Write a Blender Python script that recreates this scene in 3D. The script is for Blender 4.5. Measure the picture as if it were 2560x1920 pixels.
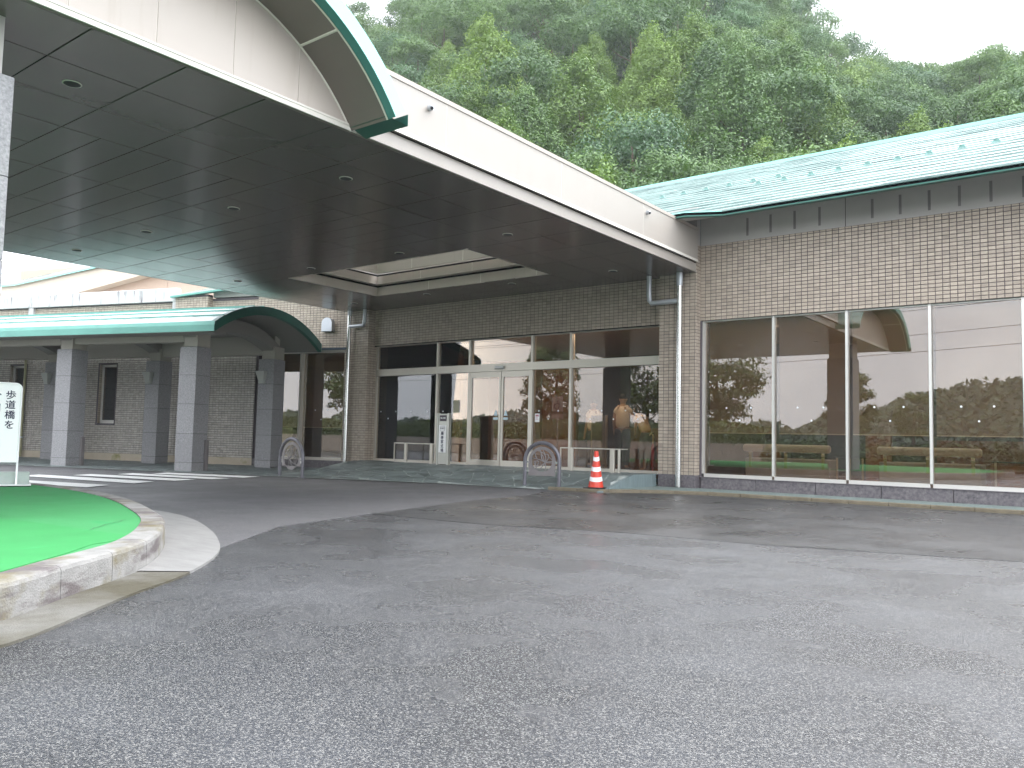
import bpy, math, random
import numpy as np
from mathutils import Vector, Matrix
from mathutils.geometry import tessellate_polygon
random.seed(7); rng = np.random.default_rng(11)
sc = bpy.context.scene; COL = sc.collection
for o in list(bpy.data.objects): bpy.data.objects.remove(o)
R = math.radians
CAMH = 0.92
# ---------------------------------------------------------------- camera
cam = bpy.data.cameras.new('camera'); co = bpy.data.objects.new('camera', cam); COL.objects.link(co)
cam.sensor_width = 36; cam.lens = 2031.8 / 2560 * 36; cam.clip_end = 2500; cam.clip_start = 0.05
def _camrot(p, y, r):
    cx, sx, cy, sy, cr, sr = math.cos(p), math.sin(p), math.cos(y), math.sin(y), math.cos(r), math.sin(r)
    Ry = np.array([[cy, 0, -sy], [0, 1, 0], [sy, 0, cy]]); Rx = np.array([[1, 0, 0], [0, cx, -sx], [0, sx, cx]])
    return np.array([[cr, -sr, 0], [sr, cr, 0], [0, 0, 1]]) @ Rx @ Ry
_M = _camrot(-0.0679669754, 0.657141914, -0.0222598868).T
_P = np.array([[1, 0, 0], [0, 0, -1], [0, 1, 0]])
_W = _P @ _M
co.matrix_world = Matrix([[*_W[0], 0], [*_W[1], 0], [*_W[2], CAMH], [0, 0, 0, 1]])
sc.camera = co
# ---------------------------------------------------------------- light
SUN_EL, SUN_AZ = R(56), R(28)      # azimuth measured from +Y towards +X
sun = bpy.data.lights.new('sun', 'SUN'); sun.energy = 1.2; sun.angle = R(30); sun.color = (1.0, 0.965, 0.91)
so = bpy.data.objects.new('sun', sun); COL.objects.link(so)
_sd = Vector((math.cos(SUN_EL) * math.sin(SUN_AZ), math.cos(SUN_EL) * math.cos(SUN_AZ), math.sin(SUN_EL)))
so.rotation_euler = _sd.to_track_quat('Z', 'Y').to_euler(); so.location = (30, 10, 60)
w = bpy.data.worlds.new('World'); sc.world = w; w.use_nodes = True
nt = w.node_tree; nt.nodes.clear()
def N(t, kind, **kw):
    n = t.nodes.new(kind)
    for k, v in kw.items():
        if k.startswith('i_'): n.inputs[k[2:].replace('_', ' ')].default_value = v
        else: setattr(n, k, v)
    return n
out = N(nt, 'ShaderNodeOutputWorld'); bg = N(nt, 'ShaderNodeBackground'); bg.inputs[1].default_value = 0.1
sky = N(nt, 'ShaderNodeTexSky', sky_type='NISHITA', sun_disc=False, sun_elevation=SUN_EL, sun_rotation=SUN_AZ, air_density=1.0, dust_density=3.0)
tc = N(nt, 'ShaderNodeTexCoord'); mp = N(nt, 'ShaderNodeMapping'); mp.inputs['Scale'].default_value = (1.0, 1.0, 2.6)
nz = N(nt, 'ShaderNodeTexNoise', i_Scale=2.2, i_Detail=7.0, i_Roughness=0.52, i_Distortion=0.35)
cr = N(nt, 'ShaderNodeValToRGB')
cr.color_ramp.elements[0].position = 0.36; cr.color_ramp.elements[0].color = (7.6, 8.0, 8.8, 1)
cr.color_ramp.elements[1].position = 0.66; cr.color_ramp.elements[1].color = (11.8, 12.1, 12.5, 1)
mx = N(nt, 'ShaderNodeMixRGB'); mx.inputs[0].default_value = 0.93
L = nt.links.new
L(tc.outputs['Generated'], mp.inputs[0]); L(mp.outputs[0], nz.inputs['Vector']); L(nz.outputs['Fac'], cr.inputs[0])
# thin cloud is brighter around the hidden sun
dt_ = N(nt, 'ShaderNodeVectorMath', operation='DOT_PRODUCT'); dt_.inputs[1].default_value = tuple(_sd); L(tc.outputs['Generated'], dt_.inputs[0])
mr = N(nt, 'ShaderNodeMapRange', interpolation_type='SMOOTHSTEP'); mr.inputs[1].default_value = -.2; mr.inputs[2].default_value = 1.; mr.inputs[3].default_value = 1.35; mr.inputs[4].default_value = 2.3; L(dt_.outputs['Value'], mr.inputs[0])
gm_ = N(nt, 'ShaderNodeVectorMath', operation='SCALE'); L(cr.outputs[0], gm_.inputs[0]); L(mr.outputs[0], gm_.inputs['Scale'])
L(sky.outputs[0], mx.inputs[1]); L(gm_.outputs[0], mx.inputs[2]); L(mx.outputs[0], bg.inputs[0]); L(bg.outputs[0], out.inputs[0])
sc.view_settings.view_transform = 'Standard'; sc.view_settings.look = 'None'; sc.view_settings.gamma = 1
sc.view_settings.use_curve_mapping = False; sc.view_settings.exposure = 1.33
sc.cycles.max_bounces = 8; sc.cycles.transparent_max_bounces = 24; sc.cycles.volume_bounces = 1
sc.cycles.use_denoising = True
try: sc.cycles.denoiser = 'OPENIMAGEDENOISE'
except Exception: pass
# ---------------------------------------------------------------- material helpers
def mat(name, col=(.5, .5, .5), rough=.6, metal=0., spec=.5, noise=0., nscale=6., bump=0., bscale=40., tint=False, col2=None, coat=0., stretch=None, detail=5., rvar=0., objrand=0.):
    m = bpy.data.materials.new(name); m.use_nodes = True; t = m.node_tree; b = t.nodes['Principled BSDF']; l = t.links.new
    b.inputs['Roughness'].default_value = rough; b.inputs['Metallic'].default_value = metal
    b.inputs['Specular IOR Level'].default_value = spec; b.inputs['Coat Weight'].default_value = coat; b.inputs['Coat Roughness'].default_value = .12
    c = N(t, 'ShaderNodeRGB'); c.outputs[0].default_value = (*col, 1); cur = c.outputs[0]
    g = N(t, 'ShaderNodeNewGeometry'); vec = g.outputs['Position']
    if stretch:
        mpn = N(t, 'ShaderNodeMapping'); mpn.inputs['Scale'].default_value = stretch; l(vec, mpn.inputs[0]); vec = mpn.outputs[0]
    if noise or col2 or rvar:
        n = N(t, 'ShaderNodeTexNoise', i_Scale=nscale, i_Detail=detail, i_Roughness=.62); l(vec, n.inputs['Vector'])
        rr = N(t, 'ShaderNodeMapRange'); rr.inputs[1].default_value = .32; rr.inputs[2].default_value = .68; l(n.outputs['Fac'], rr.inputs[0])
        mxn = N(t, 'ShaderNodeMixRGB'); l(rr.outputs[0], mxn.inputs[0])
        c2 = col2 or tuple(x * (1 - noise) for x in col)
        l(cur, mxn.inputs[1]); mxn.inputs[2].default_value = (*c2, 1); cur = mxn.outputs[0]
        if rvar:
            ra = N(t, 'ShaderNodeMapRange'); ra.inputs[3].default_value = rough; ra.inputs[4].default_value = max(.02, rough + rvar); l(rr.outputs[0], ra.inputs[0]); l(ra.outputs[0], b.inputs['Roughness'])
    if tint:
        a = N(t, 'ShaderNodeAttribute', attribute_name='tint'); mm = N(t, 'ShaderNodeMixRGB', blend_type='MULTIPLY'); mm.inputs[0].default_value = 1
        cv = N(t, 'ShaderNodeCombineColor'); [l(a.outputs['Fac'], cv.inputs[i]) for i in range(3)]
        l(cur, mm.inputs[1]); l(cv.outputs[0], mm.inputs[2]); cur = mm.outputs[0]
    if objrand:
        oi = N(t, 'ShaderNodeObjectInfo'); r2 = N(t, 'ShaderNodeMapRange'); r2.inputs[3].default_value = 1 - objrand; r2.inputs[4].default_value = 1 + objrand; l(oi.outputs['Random'], r2.inputs[0])
        mm = N(t, 'ShaderNodeMixRGB', blend_type='MULTIPLY'); mm.inputs[0].default_value = 1; cv = N(t, 'ShaderNodeCombineColor'); [l(r2.outputs[0], cv.inputs[i]) for i in range(3)]
        l(cur, mm.inputs[1]); l(cv.outputs[0], mm.inputs[2]); cur = mm.outputs[0]
    l(cur, b.inputs['Base Color'])
    if bump:
        nb = N(t, 'ShaderNodeTexNoise', i_Scale=bscale, i_Detail=4.); bp = N(t, 'ShaderNodeBump'); bp.inputs['Strength'].default_value = bump; bp.inputs['Distance'].default_value = .01
        l(g.outputs['Position'], nb.inputs['Vector']); l(nb.outputs['Fac'], bp.inputs['Height']); l(bp.outputs[0], b.inputs['Normal'])
    m['cur'] = 0
    return m
def stained(m, color, scale, lo, hi, stretch=(1, 1, 1)):
    """mix an irregular stain of its own shape over the base colour"""
    t = m.node_tree; b = t.nodes['Principled BSDF']; l = t.links.new; src = b.inputs['Base Color'].links[0].from_socket
    g = N(t, 'ShaderNodeNewGeometry'); mp_ = N(t, 'ShaderNodeMapping'); mp_.inputs['Scale'].default_value = stretch; l(g.outputs['Position'], mp_.inputs[0])
    n = N(t, 'ShaderNodeTexNoise', i_Scale=scale, i_Detail=6., i_Roughness=.6); l(mp_.outputs[0], n.inputs['Vector'])
    r = N(t, 'ShaderNodeMapRange'); r.inputs[1].default_value = lo; r.inputs[2].default_value = hi; l(n.outputs['Fac'], r.inputs[0])
    x = N(t, 'ShaderNodeMixRGB'); l(r.outputs[0], x.inputs[0]); l(src, x.inputs[1]); x.inputs[2].default_value = (*color, 1); l(x.outputs[0], b.inputs['Base Color'])
    return m
def asphalt(name, c1, c2, wetlo, wethi, agg, aggscale, bump, rlo, rhi):
    m = bpy.data.materials.new(name); m.use_nodes = True; t = m.node_tree; b = t.nodes['Principled BSDF']; l = t.links.new
    g = N(t, 'ShaderNodeNewGeometry'); P = g.outputs['Position']
    n1 = N(t, 'ShaderNodeTexNoise', i_Scale=.55, i_Detail=6., i_Roughness=.6); l(P, n1.inputs['Vector'])
    r1 = N(t, 'ShaderNodeMapRange'); r1.inputs[1].default_value = wetlo; r1.inputs[2].default_value = wethi; l(n1.outputs['Fac'], r1.inputs[0])
    base = N(t, 'ShaderNodeMixRGB'); base.inputs[1].default_value = (*c1, 1); base.inputs[2].default_value = (*c2, 1); l(r1.outputs[0], base.inputs[0])
    v = N(t, 'ShaderNodeTexVoronoi', i_Scale=aggscale); l(P, v.inputs['Vector'])
    sep = N(t, 'ShaderNodeSeparateColor'); l(v.outputs['Color'], sep.inputs[0])
    rs = N(t, 'ShaderNodeMapRange'); rs.inputs[1].default_value = .55; rs.inputs[2].default_value = 1.; rs.inputs[4].default_value = agg; l(sep.outputs[0], rs.inputs[0])
    st = N(t, 'ShaderNodeMixRGB'); st.inputs[2].default_value = (.34, .33, .31, 1); l(rs.outputs[0], st.inputs[0]); l(base.outputs[0], st.inputs[1])
    dk = N(t, 'ShaderNodeMapRange'); dk.inputs[1].default_value = .0; dk.inputs[2].default_value = .35; dk.inputs[3].default_value = .45; dk.inputs[4].default_value = 1.; l(sep.outputs[1], dk.inputs[0])
    mm = N(t, 'ShaderNodeMixRGB', blend_type='MULTIPLY'); mm.inputs[0].default_value = 1.; cv = N(t, 'ShaderNodeCombineColor'); [l(dk.outputs[0], cv.inputs[i]) for i in range(3)]
    l(st.outputs[0], mm.inputs[1]); l(cv.outputs[0], mm.inputs[2]); l(mm.outputs[0], b.inputs['Base Color'])
    rr = N(t, 'ShaderNodeMapRange'); rr.inputs[3].default_value = rlo; rr.inputs[4].default_value = rhi
    n3 = N(t, 'ShaderNodeTexNoise', i_Scale=1.1, i_Detail=5.); l(P, n3.inputs['Vector']); r3 = N(t, 'ShaderNodeMapRange'); r3.inputs[1].default_value = .35; r3.inputs[2].default_value = .65
    l(n3.outputs['Fac'], r3.inputs[0]); l(r3.outputs[0], rr.inputs[0]); l(rr.outputs[0], b.inputs['Roughness'])
    b.inputs['Specular IOR Level'].default_value = .48
    hb = N(t, 'ShaderNodeTexNoise', i_Scale=aggscale * .8, i_Detail=3.); l(P, hb.inputs['Vector'])
    ad = N(t, 'ShaderNodeMath', operation='ADD'); l(v.outputs['Distance'], ad.inputs[0]); l(hb.outputs['Fac'], ad.inputs[1])
    bp = N(t, 'ShaderNodeBump'); bp.inputs['Strength'].default_value = bump; bp.inputs['Distance'].default_value = .006; bp.invert = True
    l(ad.outputs[0], bp.inputs['Height']); l(bp.outputs[0], b.inputs['Normal'])
    return m
def glass(name, tintc, refl, rough=.0):
    m = bpy.data.materials.new(name); m.use_nodes = True; t = m.node_tree; t.nodes.clear(); l = t.links.new
    o = N(t, 'ShaderNodeOutputMaterial'); tr = N(t, 'ShaderNodeBsdfTransparent'); tr.inputs[0].default_value = (*tintc, 1)
    gl = N(t, 'ShaderNodeBsdfGlossy'); gl.inputs['Roughness'].default_value = rough; gl.inputs[0].default_value = (.94, .95, .96, 1)
    fr = N(t, 'ShaderNodeFresnel'); fr.inputs[0].default_value = 1.5
    ad = N(t, 'ShaderNodeMath', operation='ADD', use_clamp=True); ad.inputs[1].default_value = refl - .04; l(fr.outputs[0], ad.inputs[0])
    ms = N(t, 'ShaderNodeMixShader'); l(ad.outputs[0], ms.inputs[0]); l(tr.outputs[0], ms.inputs[1]); l(gl.outputs[0], ms.inputs[2]); l(ms.outputs[0], o.inputs[0])
    return m
def leafmat(name, c1, c2, trans=.2):
    m = bpy.data.materials.new(name); m.use_nodes = True; t = m.node_tree; t.nodes.clear(); l = t.links.new
    o = N(t, 'ShaderNodeOutputMaterial'); d = N(t, 'ShaderNodeBsdfDiffuse'); tl = N(t, 'ShaderNodeBsdfTranslucent')
    gl = N(t, 'ShaderNodeBsdfGlossy'); gl.inputs['Roughness'].default_value = .45; gl.inputs[0].default_value = (.9, .95, 1, 1)
    a = N(t, 'ShaderNodeAttribute', attribute_name='tint'); oi = N(t, 'ShaderNodeObjectInfo')
    m1 = N(t, 'ShaderNodeMixRGB'); m1.inputs[1].default_value = (*c1, 1); m1.inputs[2].default_value = (*c2, 1)
    av = N(t, 'ShaderNodeMath', operation='MULTIPLY_ADD'); av.inputs[1].default_value = .5; l(a.outputs['Fac'], av.inputs[0])
    av2 = N(t, 'ShaderNodeMath', operation='MULTIPLY'); av2.inputs[1].default_value = .5; l(oi.outputs['Random'], av2.inputs[0]); l(av2.outputs[0], av.inputs[2])
    l(av.outputs[0], m1.inputs[0]); l(m1.outputs[0], d.inputs[0]); l(m1.outputs[0], tl.inputs[0])
    s1 = N(t, 'ShaderNodeMixShader'); s1.inputs[0].default_value = trans; l(d.outputs[0], s1.inputs[1]); l(tl.outputs[0], s1.inputs[2])
    s2 = N(t, 'ShaderNodeMixShader'); s2.inputs[0].default_value = .05; l(s1.outputs[0], s2.inputs[1]); l(gl.outputs[0], s2.inputs[2]); l(s2.outputs[0], o.inputs[0])
    return m
M = {}
M['tile'] = mat('beige_tile', (.47, .395, .315), .48, noise=.14, nscale=9, bump=.35, bscale=60, tint=True)
M['tile_rough'] = mat('glazed_split_tile', (.54, .50, .44), .24, spec=.9, noise=.25, nscale=14, bump=.9, bscale=38, tint=True)
M['joint'] = mat('dark_joint', (.10, .085, .092), .9)
M['granite_dark'] = mat('dark_granite', (.065, .058, .068), .38, col2=(.19, .17, .175), nscale=22, detail=8)
M['granite'] = mat('grey_granite', (.36, .355, .36), .62, spec=.3, col2=(.20, .198, .205), nscale=42, detail=8, bump=.25, bscale=80, objrand=.05)
M['plaster'] = mat('grey_plaster', (.44, .42, .40), .8, noise=.1, nscale=1.5)
M['cream'] = stained(mat('cream_metal_panel', (.52, .465, .41), .42, spec=.4, noise=.04, nscale=1.2), (.45, .395, .335), 2.0, .56, .85, (4, 4, .4))
M['cream_seal'] = mat('pale_sealant', (.72, .69, .62), .6)
M['brown_panel'] = mat('brown_metal_panel', (.19, .155, .14), .5, spec=.25, noise=.08, nscale=1.)
M['fascia'] = stained(mat('pale_fascia_metal', (.39, .355, .315), .34, spec=.45, noise=.05, nscale=1.5), (.36, .325, .28), 2.4, .56, .82, (5, 5, .4))
M['soffit'] = mat('dark_soffit_metal', (.15, .128, .118), .21, metal=.35, spec=.6, noise=.12, nscale=.7, objrand=.06)
M['black'] = mat('black', (.01, .01, .012), .6)
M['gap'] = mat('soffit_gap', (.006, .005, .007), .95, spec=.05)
M['white'] = mat('white_paint', (.86, .86, .86), .4)
M['alu'] = mat('aluminium_frame', (.68, .66, .62), .38, metal=.55)
M['alu_warm'] = mat('champagne_aluminium', (.60, .56, .49), .36, metal=.5)
M['steel'] = mat('stainless_steel', (.62, .62, .60), .24, metal=.95, noise=.08, nscale=3)
M['green_metal'] = mat('green_patina_metal', (.13, .36, .30), .3, metal=.35, noise=.2, nscale=1.2, spec=.7)
M['roof_metal'] = stained(mat('pale_green_roof', (.25, .36, .335), .27, metal=.1, noise=.25, nscale=2., spec=.8, objrand=.08, stretch=(.6, 4, 4)), (.06, .12, .11), 2.2, .46, .66, (.35, 5., 1))
M['green_dark'] = mat('dark_green_edge', (.028, .13, .10), .4, spec=.4, noise=.15, nscale=3)
M['green_light'] = mat('light_green_edge', (.30, .62, .54), .28, metal=.4, spec=.7)
M['walk_soffit'] = mat('walkway_ceiling', (.23, .22, .20), .7)
M['concrete_white'] = stained(mat('white_concrete', (.55, .54, .53), .7, noise=.08), (.16, .14, .15), 2.2, .56, .70, (3, 3, .5))
M['beige_wall'] = mat('beige_render', (.62, .55, .46), .8, noise=.05)
M['peach_wall'] = mat('peach_render', (.60, .47, .38), .8, noise=.05)
M['base_beige'] = stained(mat('beige_plinth', (.50, .43, .33), .7, noise=.12, nscale=3), (.22, .22, .06), 1.1, .6, .72)
M['kerb'] = stained(stained(mat('weathered_concrete', (.27, .265, .255), .75, noise=.28, nscale=9, bump=.6, bscale=90), (.14, .12, .065), 2.3, .47, .62, (1, 1, 1.6)), (.11, .095, .095), 1.9, .50, .62, (1, 1, 4))
M['gutter'] = stained(mat('gutter_concrete', (.15, .145, .13), .5, noise=.2, nscale=7, bump=.5, bscale=120, rvar=.3), (.065, .058, .038), .9, .40, .58)
M['kerb_sand'] = mat('ochre_kerbstone', (.18, .15, .10), .8, noise=.3, nscale=9, bump=.4)
M['mat_green'] = stained(mat('green_artificial_turf', (.060, .26, .095), .9, spec=.1, col2=(.068, .285, .11), nscale=3., bump=.5, bscale=300), (.05, .28, .10), 1.3, .58, .75, (1, 5, 1))
M['slate'] = mat('green_slate', (.155, .185, .18), .45, tint=True, noise=.3, nscale=3, bump=.3, bscale=14)
M['slate_joint'] = mat('slate_joint', (.52, .55, .53), .7, col2=(.14, .17, .16), nscale=5)
M['slate_side'] = mat('pale_green_stone', (.20, .255, .26), .5, noise=.3, nscale=5, stretch=(6, 6, .6))
M['sidewalk'] = mat('green_chip_sidewalk', (.11, .145, .135), .7, col2=(.22, .27, .25), nscale=26, detail=8, bump=.5, bscale=60)
M['line'] = stained(mat('road_paint', (.74, .74, .73), .55), (.4, .4, .4), 5, .62, .8)
M['red'] = mat('cone_red', (.62, .045, .02), .38, noise=.1)
M['post_grey'] = mat('barrier_grey', (.15, .145, .165), .34, metal=.35, noise=.12, nscale=8)
M['plate_grey'] = mat('plate_grey', (.21, .19, .19), .5, noise=.12, nscale=6)
M['ink'] = mat('ink', (.015, .015, .05), .6)
M['sign_steel'] = mat('sign_steel', (.42, .42, .38), .32, metal=.5)
M['sign_plate'] = mat('sign_dark_plate', (.05, .035, .05), .5)
M['block'] = mat('grey_green_block', (.38, .44, .40), .7, noise=.15)
M['lamp_cover'] = mat('lamp_cover', (.36, .37, .34), .5)
M['vent'] = mat('vent_hood', (.5, .52, .55), .35, metal=.4)
M['wood'] = mat('lobby_wood', (.22, .08, .035), .4, noise=.4, nscale=3, stretch=(5, 5, .5))
M['snow_guard'] = mat('snow_guard_metal', (.14, .27, .245), .4, metal=.2)
M['wood_orange'] = mat('orange_wood', (.30, .12, .045), .4, noise=.3, nscale=3, stretch=(6, 6, .5))
M['dark_wall'] = mat('dark_lobby_wall', (.06, .045, .04), .6)
M['lobby_floor'] = mat('lobby_floor', (.30, .14, .06), .2)
M['blind'] = mat('roller_blind', (.33, .27, .215), .9, noise=.06, nscale=2)
M['ceiling'] = mat('lobby_ceiling', (.5, .44, .36), .8)
M['bench_fabric'] = mat('bench_fabric', (.66, .65, .64), .8)
M['bench_box'] = mat('bench_box', (.40, .41, .43), .8)
M['bracket'] = mat('bench_bracket', (.36, .36, .18), .5)
M['skin'] = mat('skin', (.40, .27, .20), .55)
M['shirt'] = mat('shirt', (.82, .80, .78), .85)
M['shirt2'] = mat('cream_blouse', (.68, .55, .36), .85)
M['trousers'] = mat('trousers', (.03, .035, .06), .8)
M['skirt'] = mat('skirt', (.02, .022, .03), .8)
M['hair'] = mat('hair', (.012, .01, .012), .5)
M['bark'] = mat('bark', (.11, .08, .055), .9, noise=.4, nscale=5, bump=.6, bscale=15)
M['deadwood'] = mat('dead_wood', (.26, .235, .2), .9)
M['leaf_broad'] = leafmat('broadleaf', (.024, .072, .013), (.135, .235, .042))
M['leaf_blue'] = leafmat('grey_green_leaf', (.032, .085, .027), (.11, .215, .07))
M['leaf_cyp'] = leafmat('cypress_leaf', (.06, .125, .012), (.19, .295, .035))
M['leaf_dark'] = leafmat('dark_pine_leaf', (.035, .07, .02), (.10, .15, .04))
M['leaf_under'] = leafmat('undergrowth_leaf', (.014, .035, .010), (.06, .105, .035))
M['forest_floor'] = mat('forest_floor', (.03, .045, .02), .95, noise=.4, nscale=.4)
M['hedge'] = leafmat('hedge_leaf', (.04, .075, .012), (.10, .14, .025))
M['asphalt_coarse'] = asphalt('coarse_asphalt', (.019, .021, .026), (.039, .042, .050), .38, .66, .55, 215, .55, .17, .42)
M['asphalt_smooth'] = asphalt('smooth_asphalt', (.030, .031, .034), (.050, .050, .052), .40, .64, .2, 190, .22, .24, .46)
M['asphalt_light'] = asphalt('dry_asphalt', (.100, .099, .106), (.084, .083, .089), .4, .6, .3, 160, .3, .5, .62)
M['asphalt_light2'] = asphalt('dry_asphalt_old', (.098, .097, .105), (.078, .078, .085), .4, .6, .4, 130, .4, .46, .6)
M['glass_hall'] = glass('bronze_reflective_glass', (.82, .70, .56), .10)
M['glass_room'] = glass('bronze_room_glass', (.84, .75, .64), .125)
M['glass_side'] = glass('dark_window_glass', (.5, .42, .34), .25)
M['wall_grey'] = mat('retaining_wall', (.34, .31, .28), .8, noise=.15)
M['cap_metal'] = mat('parapet_cap', (.42, .37, .32), .45)
# ---------------------------------------------------------------- object helpers
ORG = {}
def _props(o, label=None, cat=None, group=None, kind=None):
    if label: o['label'] = label
    if cat: o['category'] = cat
    if group: o['group'] = group
    if kind: o['kind'] = kind
    return o
def thing(name, label, cat, org=(0, 0, 0), rot=0., group=None):
    o = bpy.data.objects.new(name, None); COL.objects.link(o); o.empty_display_size = .2
    c, s = math.cos(rot), math.sin(rot)
    o.location = (c * org[0] - s * org[1], s * org[0] + c * org[1], org[2]); o.rotation_euler = (0, 0, rot)
    ORG[o.name] = org
    return _props(o, label, cat, group)
def link(name, me, m=None, parent=None, loc=(0, 0, 0)):
    o = bpy.data.objects.new(name, me); COL.objects.link(o)
    if m is not None and not me.materials: me.materials.append(m)
    if parent is not None:
        o.parent = parent; org = ORG[parent.name]; ORG[o.name] = org
        o.location = (loc[0], loc[1], loc[2])
        if parent.type == 'MESH':   # a sub-part: its parent part may sit off the thing's base
            o.location = Vector(loc) - parent.location
    else:
        ORG[o.name] = (0, 0, 0); o.location = loc
    return o
class MB:
    def __init__(s): s.v = []; s.f = []; s.t = []
    def add(s, vs, fs, t=None):
        n = len(s.v); s.v += [tuple(p) for p in vs]; s.f += [tuple(i + n for i in f) for f in fs]
        if t is not None: s.t += [t] * len(fs)
        return s
    def box(s, x0, x1, y0, y1, z0, z1, t=None):
        return s.add([(x0, y0, z0), (x1, y0, z0), (x1, y1, z0), (x0, y1, z0), (x0, y0, z1), (x1, y0, z1), (x1, y1, z1), (x0, y1, z1)],
                     [(0, 3, 2, 1), (4, 5, 6, 7), (0, 1, 5, 4), (1, 2, 6, 5), (2, 3, 7, 6), (3, 0, 4, 7)], t)
    def bbox(s, x0, x1, y0, y1, z0, z1, b=.01):
        """box with chamfered vertical and top edges"""
        vs = []
        for z, k in ((z0, 0), (z1 - b, 0), (z1, b)):
            X0, X1, Y0, Y1 = x0 + k, x1 - k, y0 + k, y1 - k; c = b
            vs += [(X0 + c, Y0, z), (X1 - c, Y0, z), (X1, Y0 + c, z), (X1, Y1 - c, z), (X1 - c, Y1, z), (X0 + c, Y1, z), (X0, Y1 - c, z), (X0, Y0 + c, z)]
        fs = [tuple(range(7, -1, -1)), tuple(range(16, 24))]
        for r in (0, 8):
            for i in range(8): j = (i + 1) % 8; fs.append((r + i, r + j, r + 8 + j, r + 8 + i))
        return s.add(vs, fs)
    def quad(s, a, b, c, d): return s.add([a, b, c, d], [(0, 1, 2, 3)])
    def prism(s, poly, z0, z1):
        n = len(poly); vs = [(x, y, z0) for x, y in poly] + [(x, y, z1) for x, y in poly]
        tri = tessellate_polygon([[Vector((x, y, 0)) for x, y in poly]])
        fs = [tuple(i + n for i in t) for t in tri] + [tuple(t[::-1]) for t in tri] + [(i, (i + 1) % n, (i + 1) % n + n, i + n) for i in range(n)]
        return s.add(vs, fs)
    def extr(s, poly, o, a, b, d0, d1, n):
        """polygon (p,q) in plane o + p*a + q*b, extruded along n from d0 to d1"""
        o, a, b, n = map(Vector, (o, a, b, n)); k = len(poly)
        P = [o + a * p + b * q for p, q in poly]; vs = [p + n * d0 for p in P] + [p + n * d1 for p in P]
        tri = tessellate_polygon([[Vector((p, q, 0)) for p, q in poly]])
        fs = [tuple(i + k for i in t) for t in tri] + [tuple(t[::-1]) for t in tri] + [(i, (i + 1) % k, (i + 1) % k + k, i + k) for i in range(k)]
        return s.add(vs, fs)
    def tube(s, pts, r, n=12, cap=True):
        pts = [Vector(p) for p in pts]; rs = r if isinstance(r, (list, tuple)) else [r] * len(pts); base = len(s.v); prev = None; vs = []; fs = []
        for i, p in enumerate(pts):
            d = (pts[min(i + 1, len(pts) - 1)] - pts[max(i - 1, 0)]).normalized()
            if prev is None: u = d.cross(Vector((0, 0, 1))) if abs(d.z) < .95 else d.cross(Vector((1, 0, 0)))
            else: u = prev - d * prev.dot(d)
            u.normalize(); prev = u; v2 = d.cross(u)
            for k in range(n): a = 2 * math.pi * k / n; vs.append(p + (u * math.cos(a) + v2 * math.sin(a)) * rs[i])
        for i in range(len(pts) - 1):
            for k in range(n): j = (k + 1) % n; fs.append((i * n + k, i * n + j, (i + 1) * n + j, (i + 1) * n + k))
        if cap: fs.append(tuple(range(n - 1, -1, -1))); fs.append(tuple((len(pts) - 1) * n + k for k in range(n)))
        return s.add(vs, fs)
    def lathe(s, prof, c=(0, 0, 0), n=24, ax='z'):
        vs = []; fs = []
        for r, h in prof:
            for k in range(n):
                a = 2 * math.pi * k / n; p = (r * math.cos(a), r * math.sin(a), h)
                vs.append((c[0] + p[0], c[1] + p[1], c[2] + p[2]))
        for i in range(len(prof) - 1):
            for k in range(n): j = (k + 1) % n; fs.append((i * n + k, i * n + j, (i + 1) * n + j, (i + 1) * n + k))
        fs.append(tuple(range(n - 1, -1, -1))); fs.append(tuple((len(prof) - 1) * n + k for k in range(n)))
        return s.add(vs, fs)
    def mesh(s, name, m=None, off=(0, 0, 0), smooth=False):
        me = bpy.data.meshes.new(name); me.from_pydata([(x - off[0], y - off[1], z - off[2]) for x, y, z in s.v], [], s.f)
        if m is not None: me.materials.append(m)
        if s.t and len(s.t) == len(s.f):
            a = me.attributes.new('tint', 'FLOAT', 'FACE'); a.data.foreach_set('value', s.t)
        if smooth:
            me.polygons.foreach_set('use_smooth', [True] * len(me.polygons)); me.set_sharp_from_angle(angle=R(38))
        me.validate(); me.update(); return me
    def build(s, name, m, parent=None, smooth=False, kind=None, label=None, cat=None, group=None):
        off = ORG[parent.name] if parent is not None else (0, 0, 0)
        o = link(name, s.mesh(name, m, off, smooth), m, parent)
        return _props(o, label, cat, group, kind)
def structure(name, mb, m, parent=None, smooth=False): return mb.build(name, m, parent, smooth, kind='structure')
def B(x0, x1, y0, y1, z0, z1): return MB().box(x0, x1, y0, y1, z0, z1)
# ---------------------------------------------------------------- tiles
TW, TH, TG = .111, .0667, .0088
def tile_geo(mb, o, a, b, n, w_, h_, rough):
    """one tile: o lower-left corner on the backing, a along, b up, n outward (Vectors)"""
    d = .009; i = .0035; j = lambda k: random.uniform(-k, k)
    e = .0045 if rough else .0012
    fr = [(i, i), (w_ - i, i), (w_ - i, h_ - i), (i, h_ - i)]
    vs = [o, o + a * w_, o + a * w_ + b * h_, o + b * h_] + [o + a * p + b * q + n * (d + j(e)) for p, q in fr]
    fs = [(0, 1, 5, 4), (1, 2, 6, 5), (2, 3, 7, 6), (3, 0, 4, 7)]
    if rough:
        vs.append(o + a * (w_ * random.uniform(.3, .7)) + b * (h_ * random.uniform(.3, .75)) + n * (d + random.uniform(.001, .009)))
        fs += [(4, 5, 8), (5, 6, 8), (6, 7, 8), (7, 4, 8)]
    else: fs.append((4, 5, 6, 7))
    mb.add(vs, fs, random.uniform(.88, 1.08) if random.random() > .06 else random.uniform(.78, .9))
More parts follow.
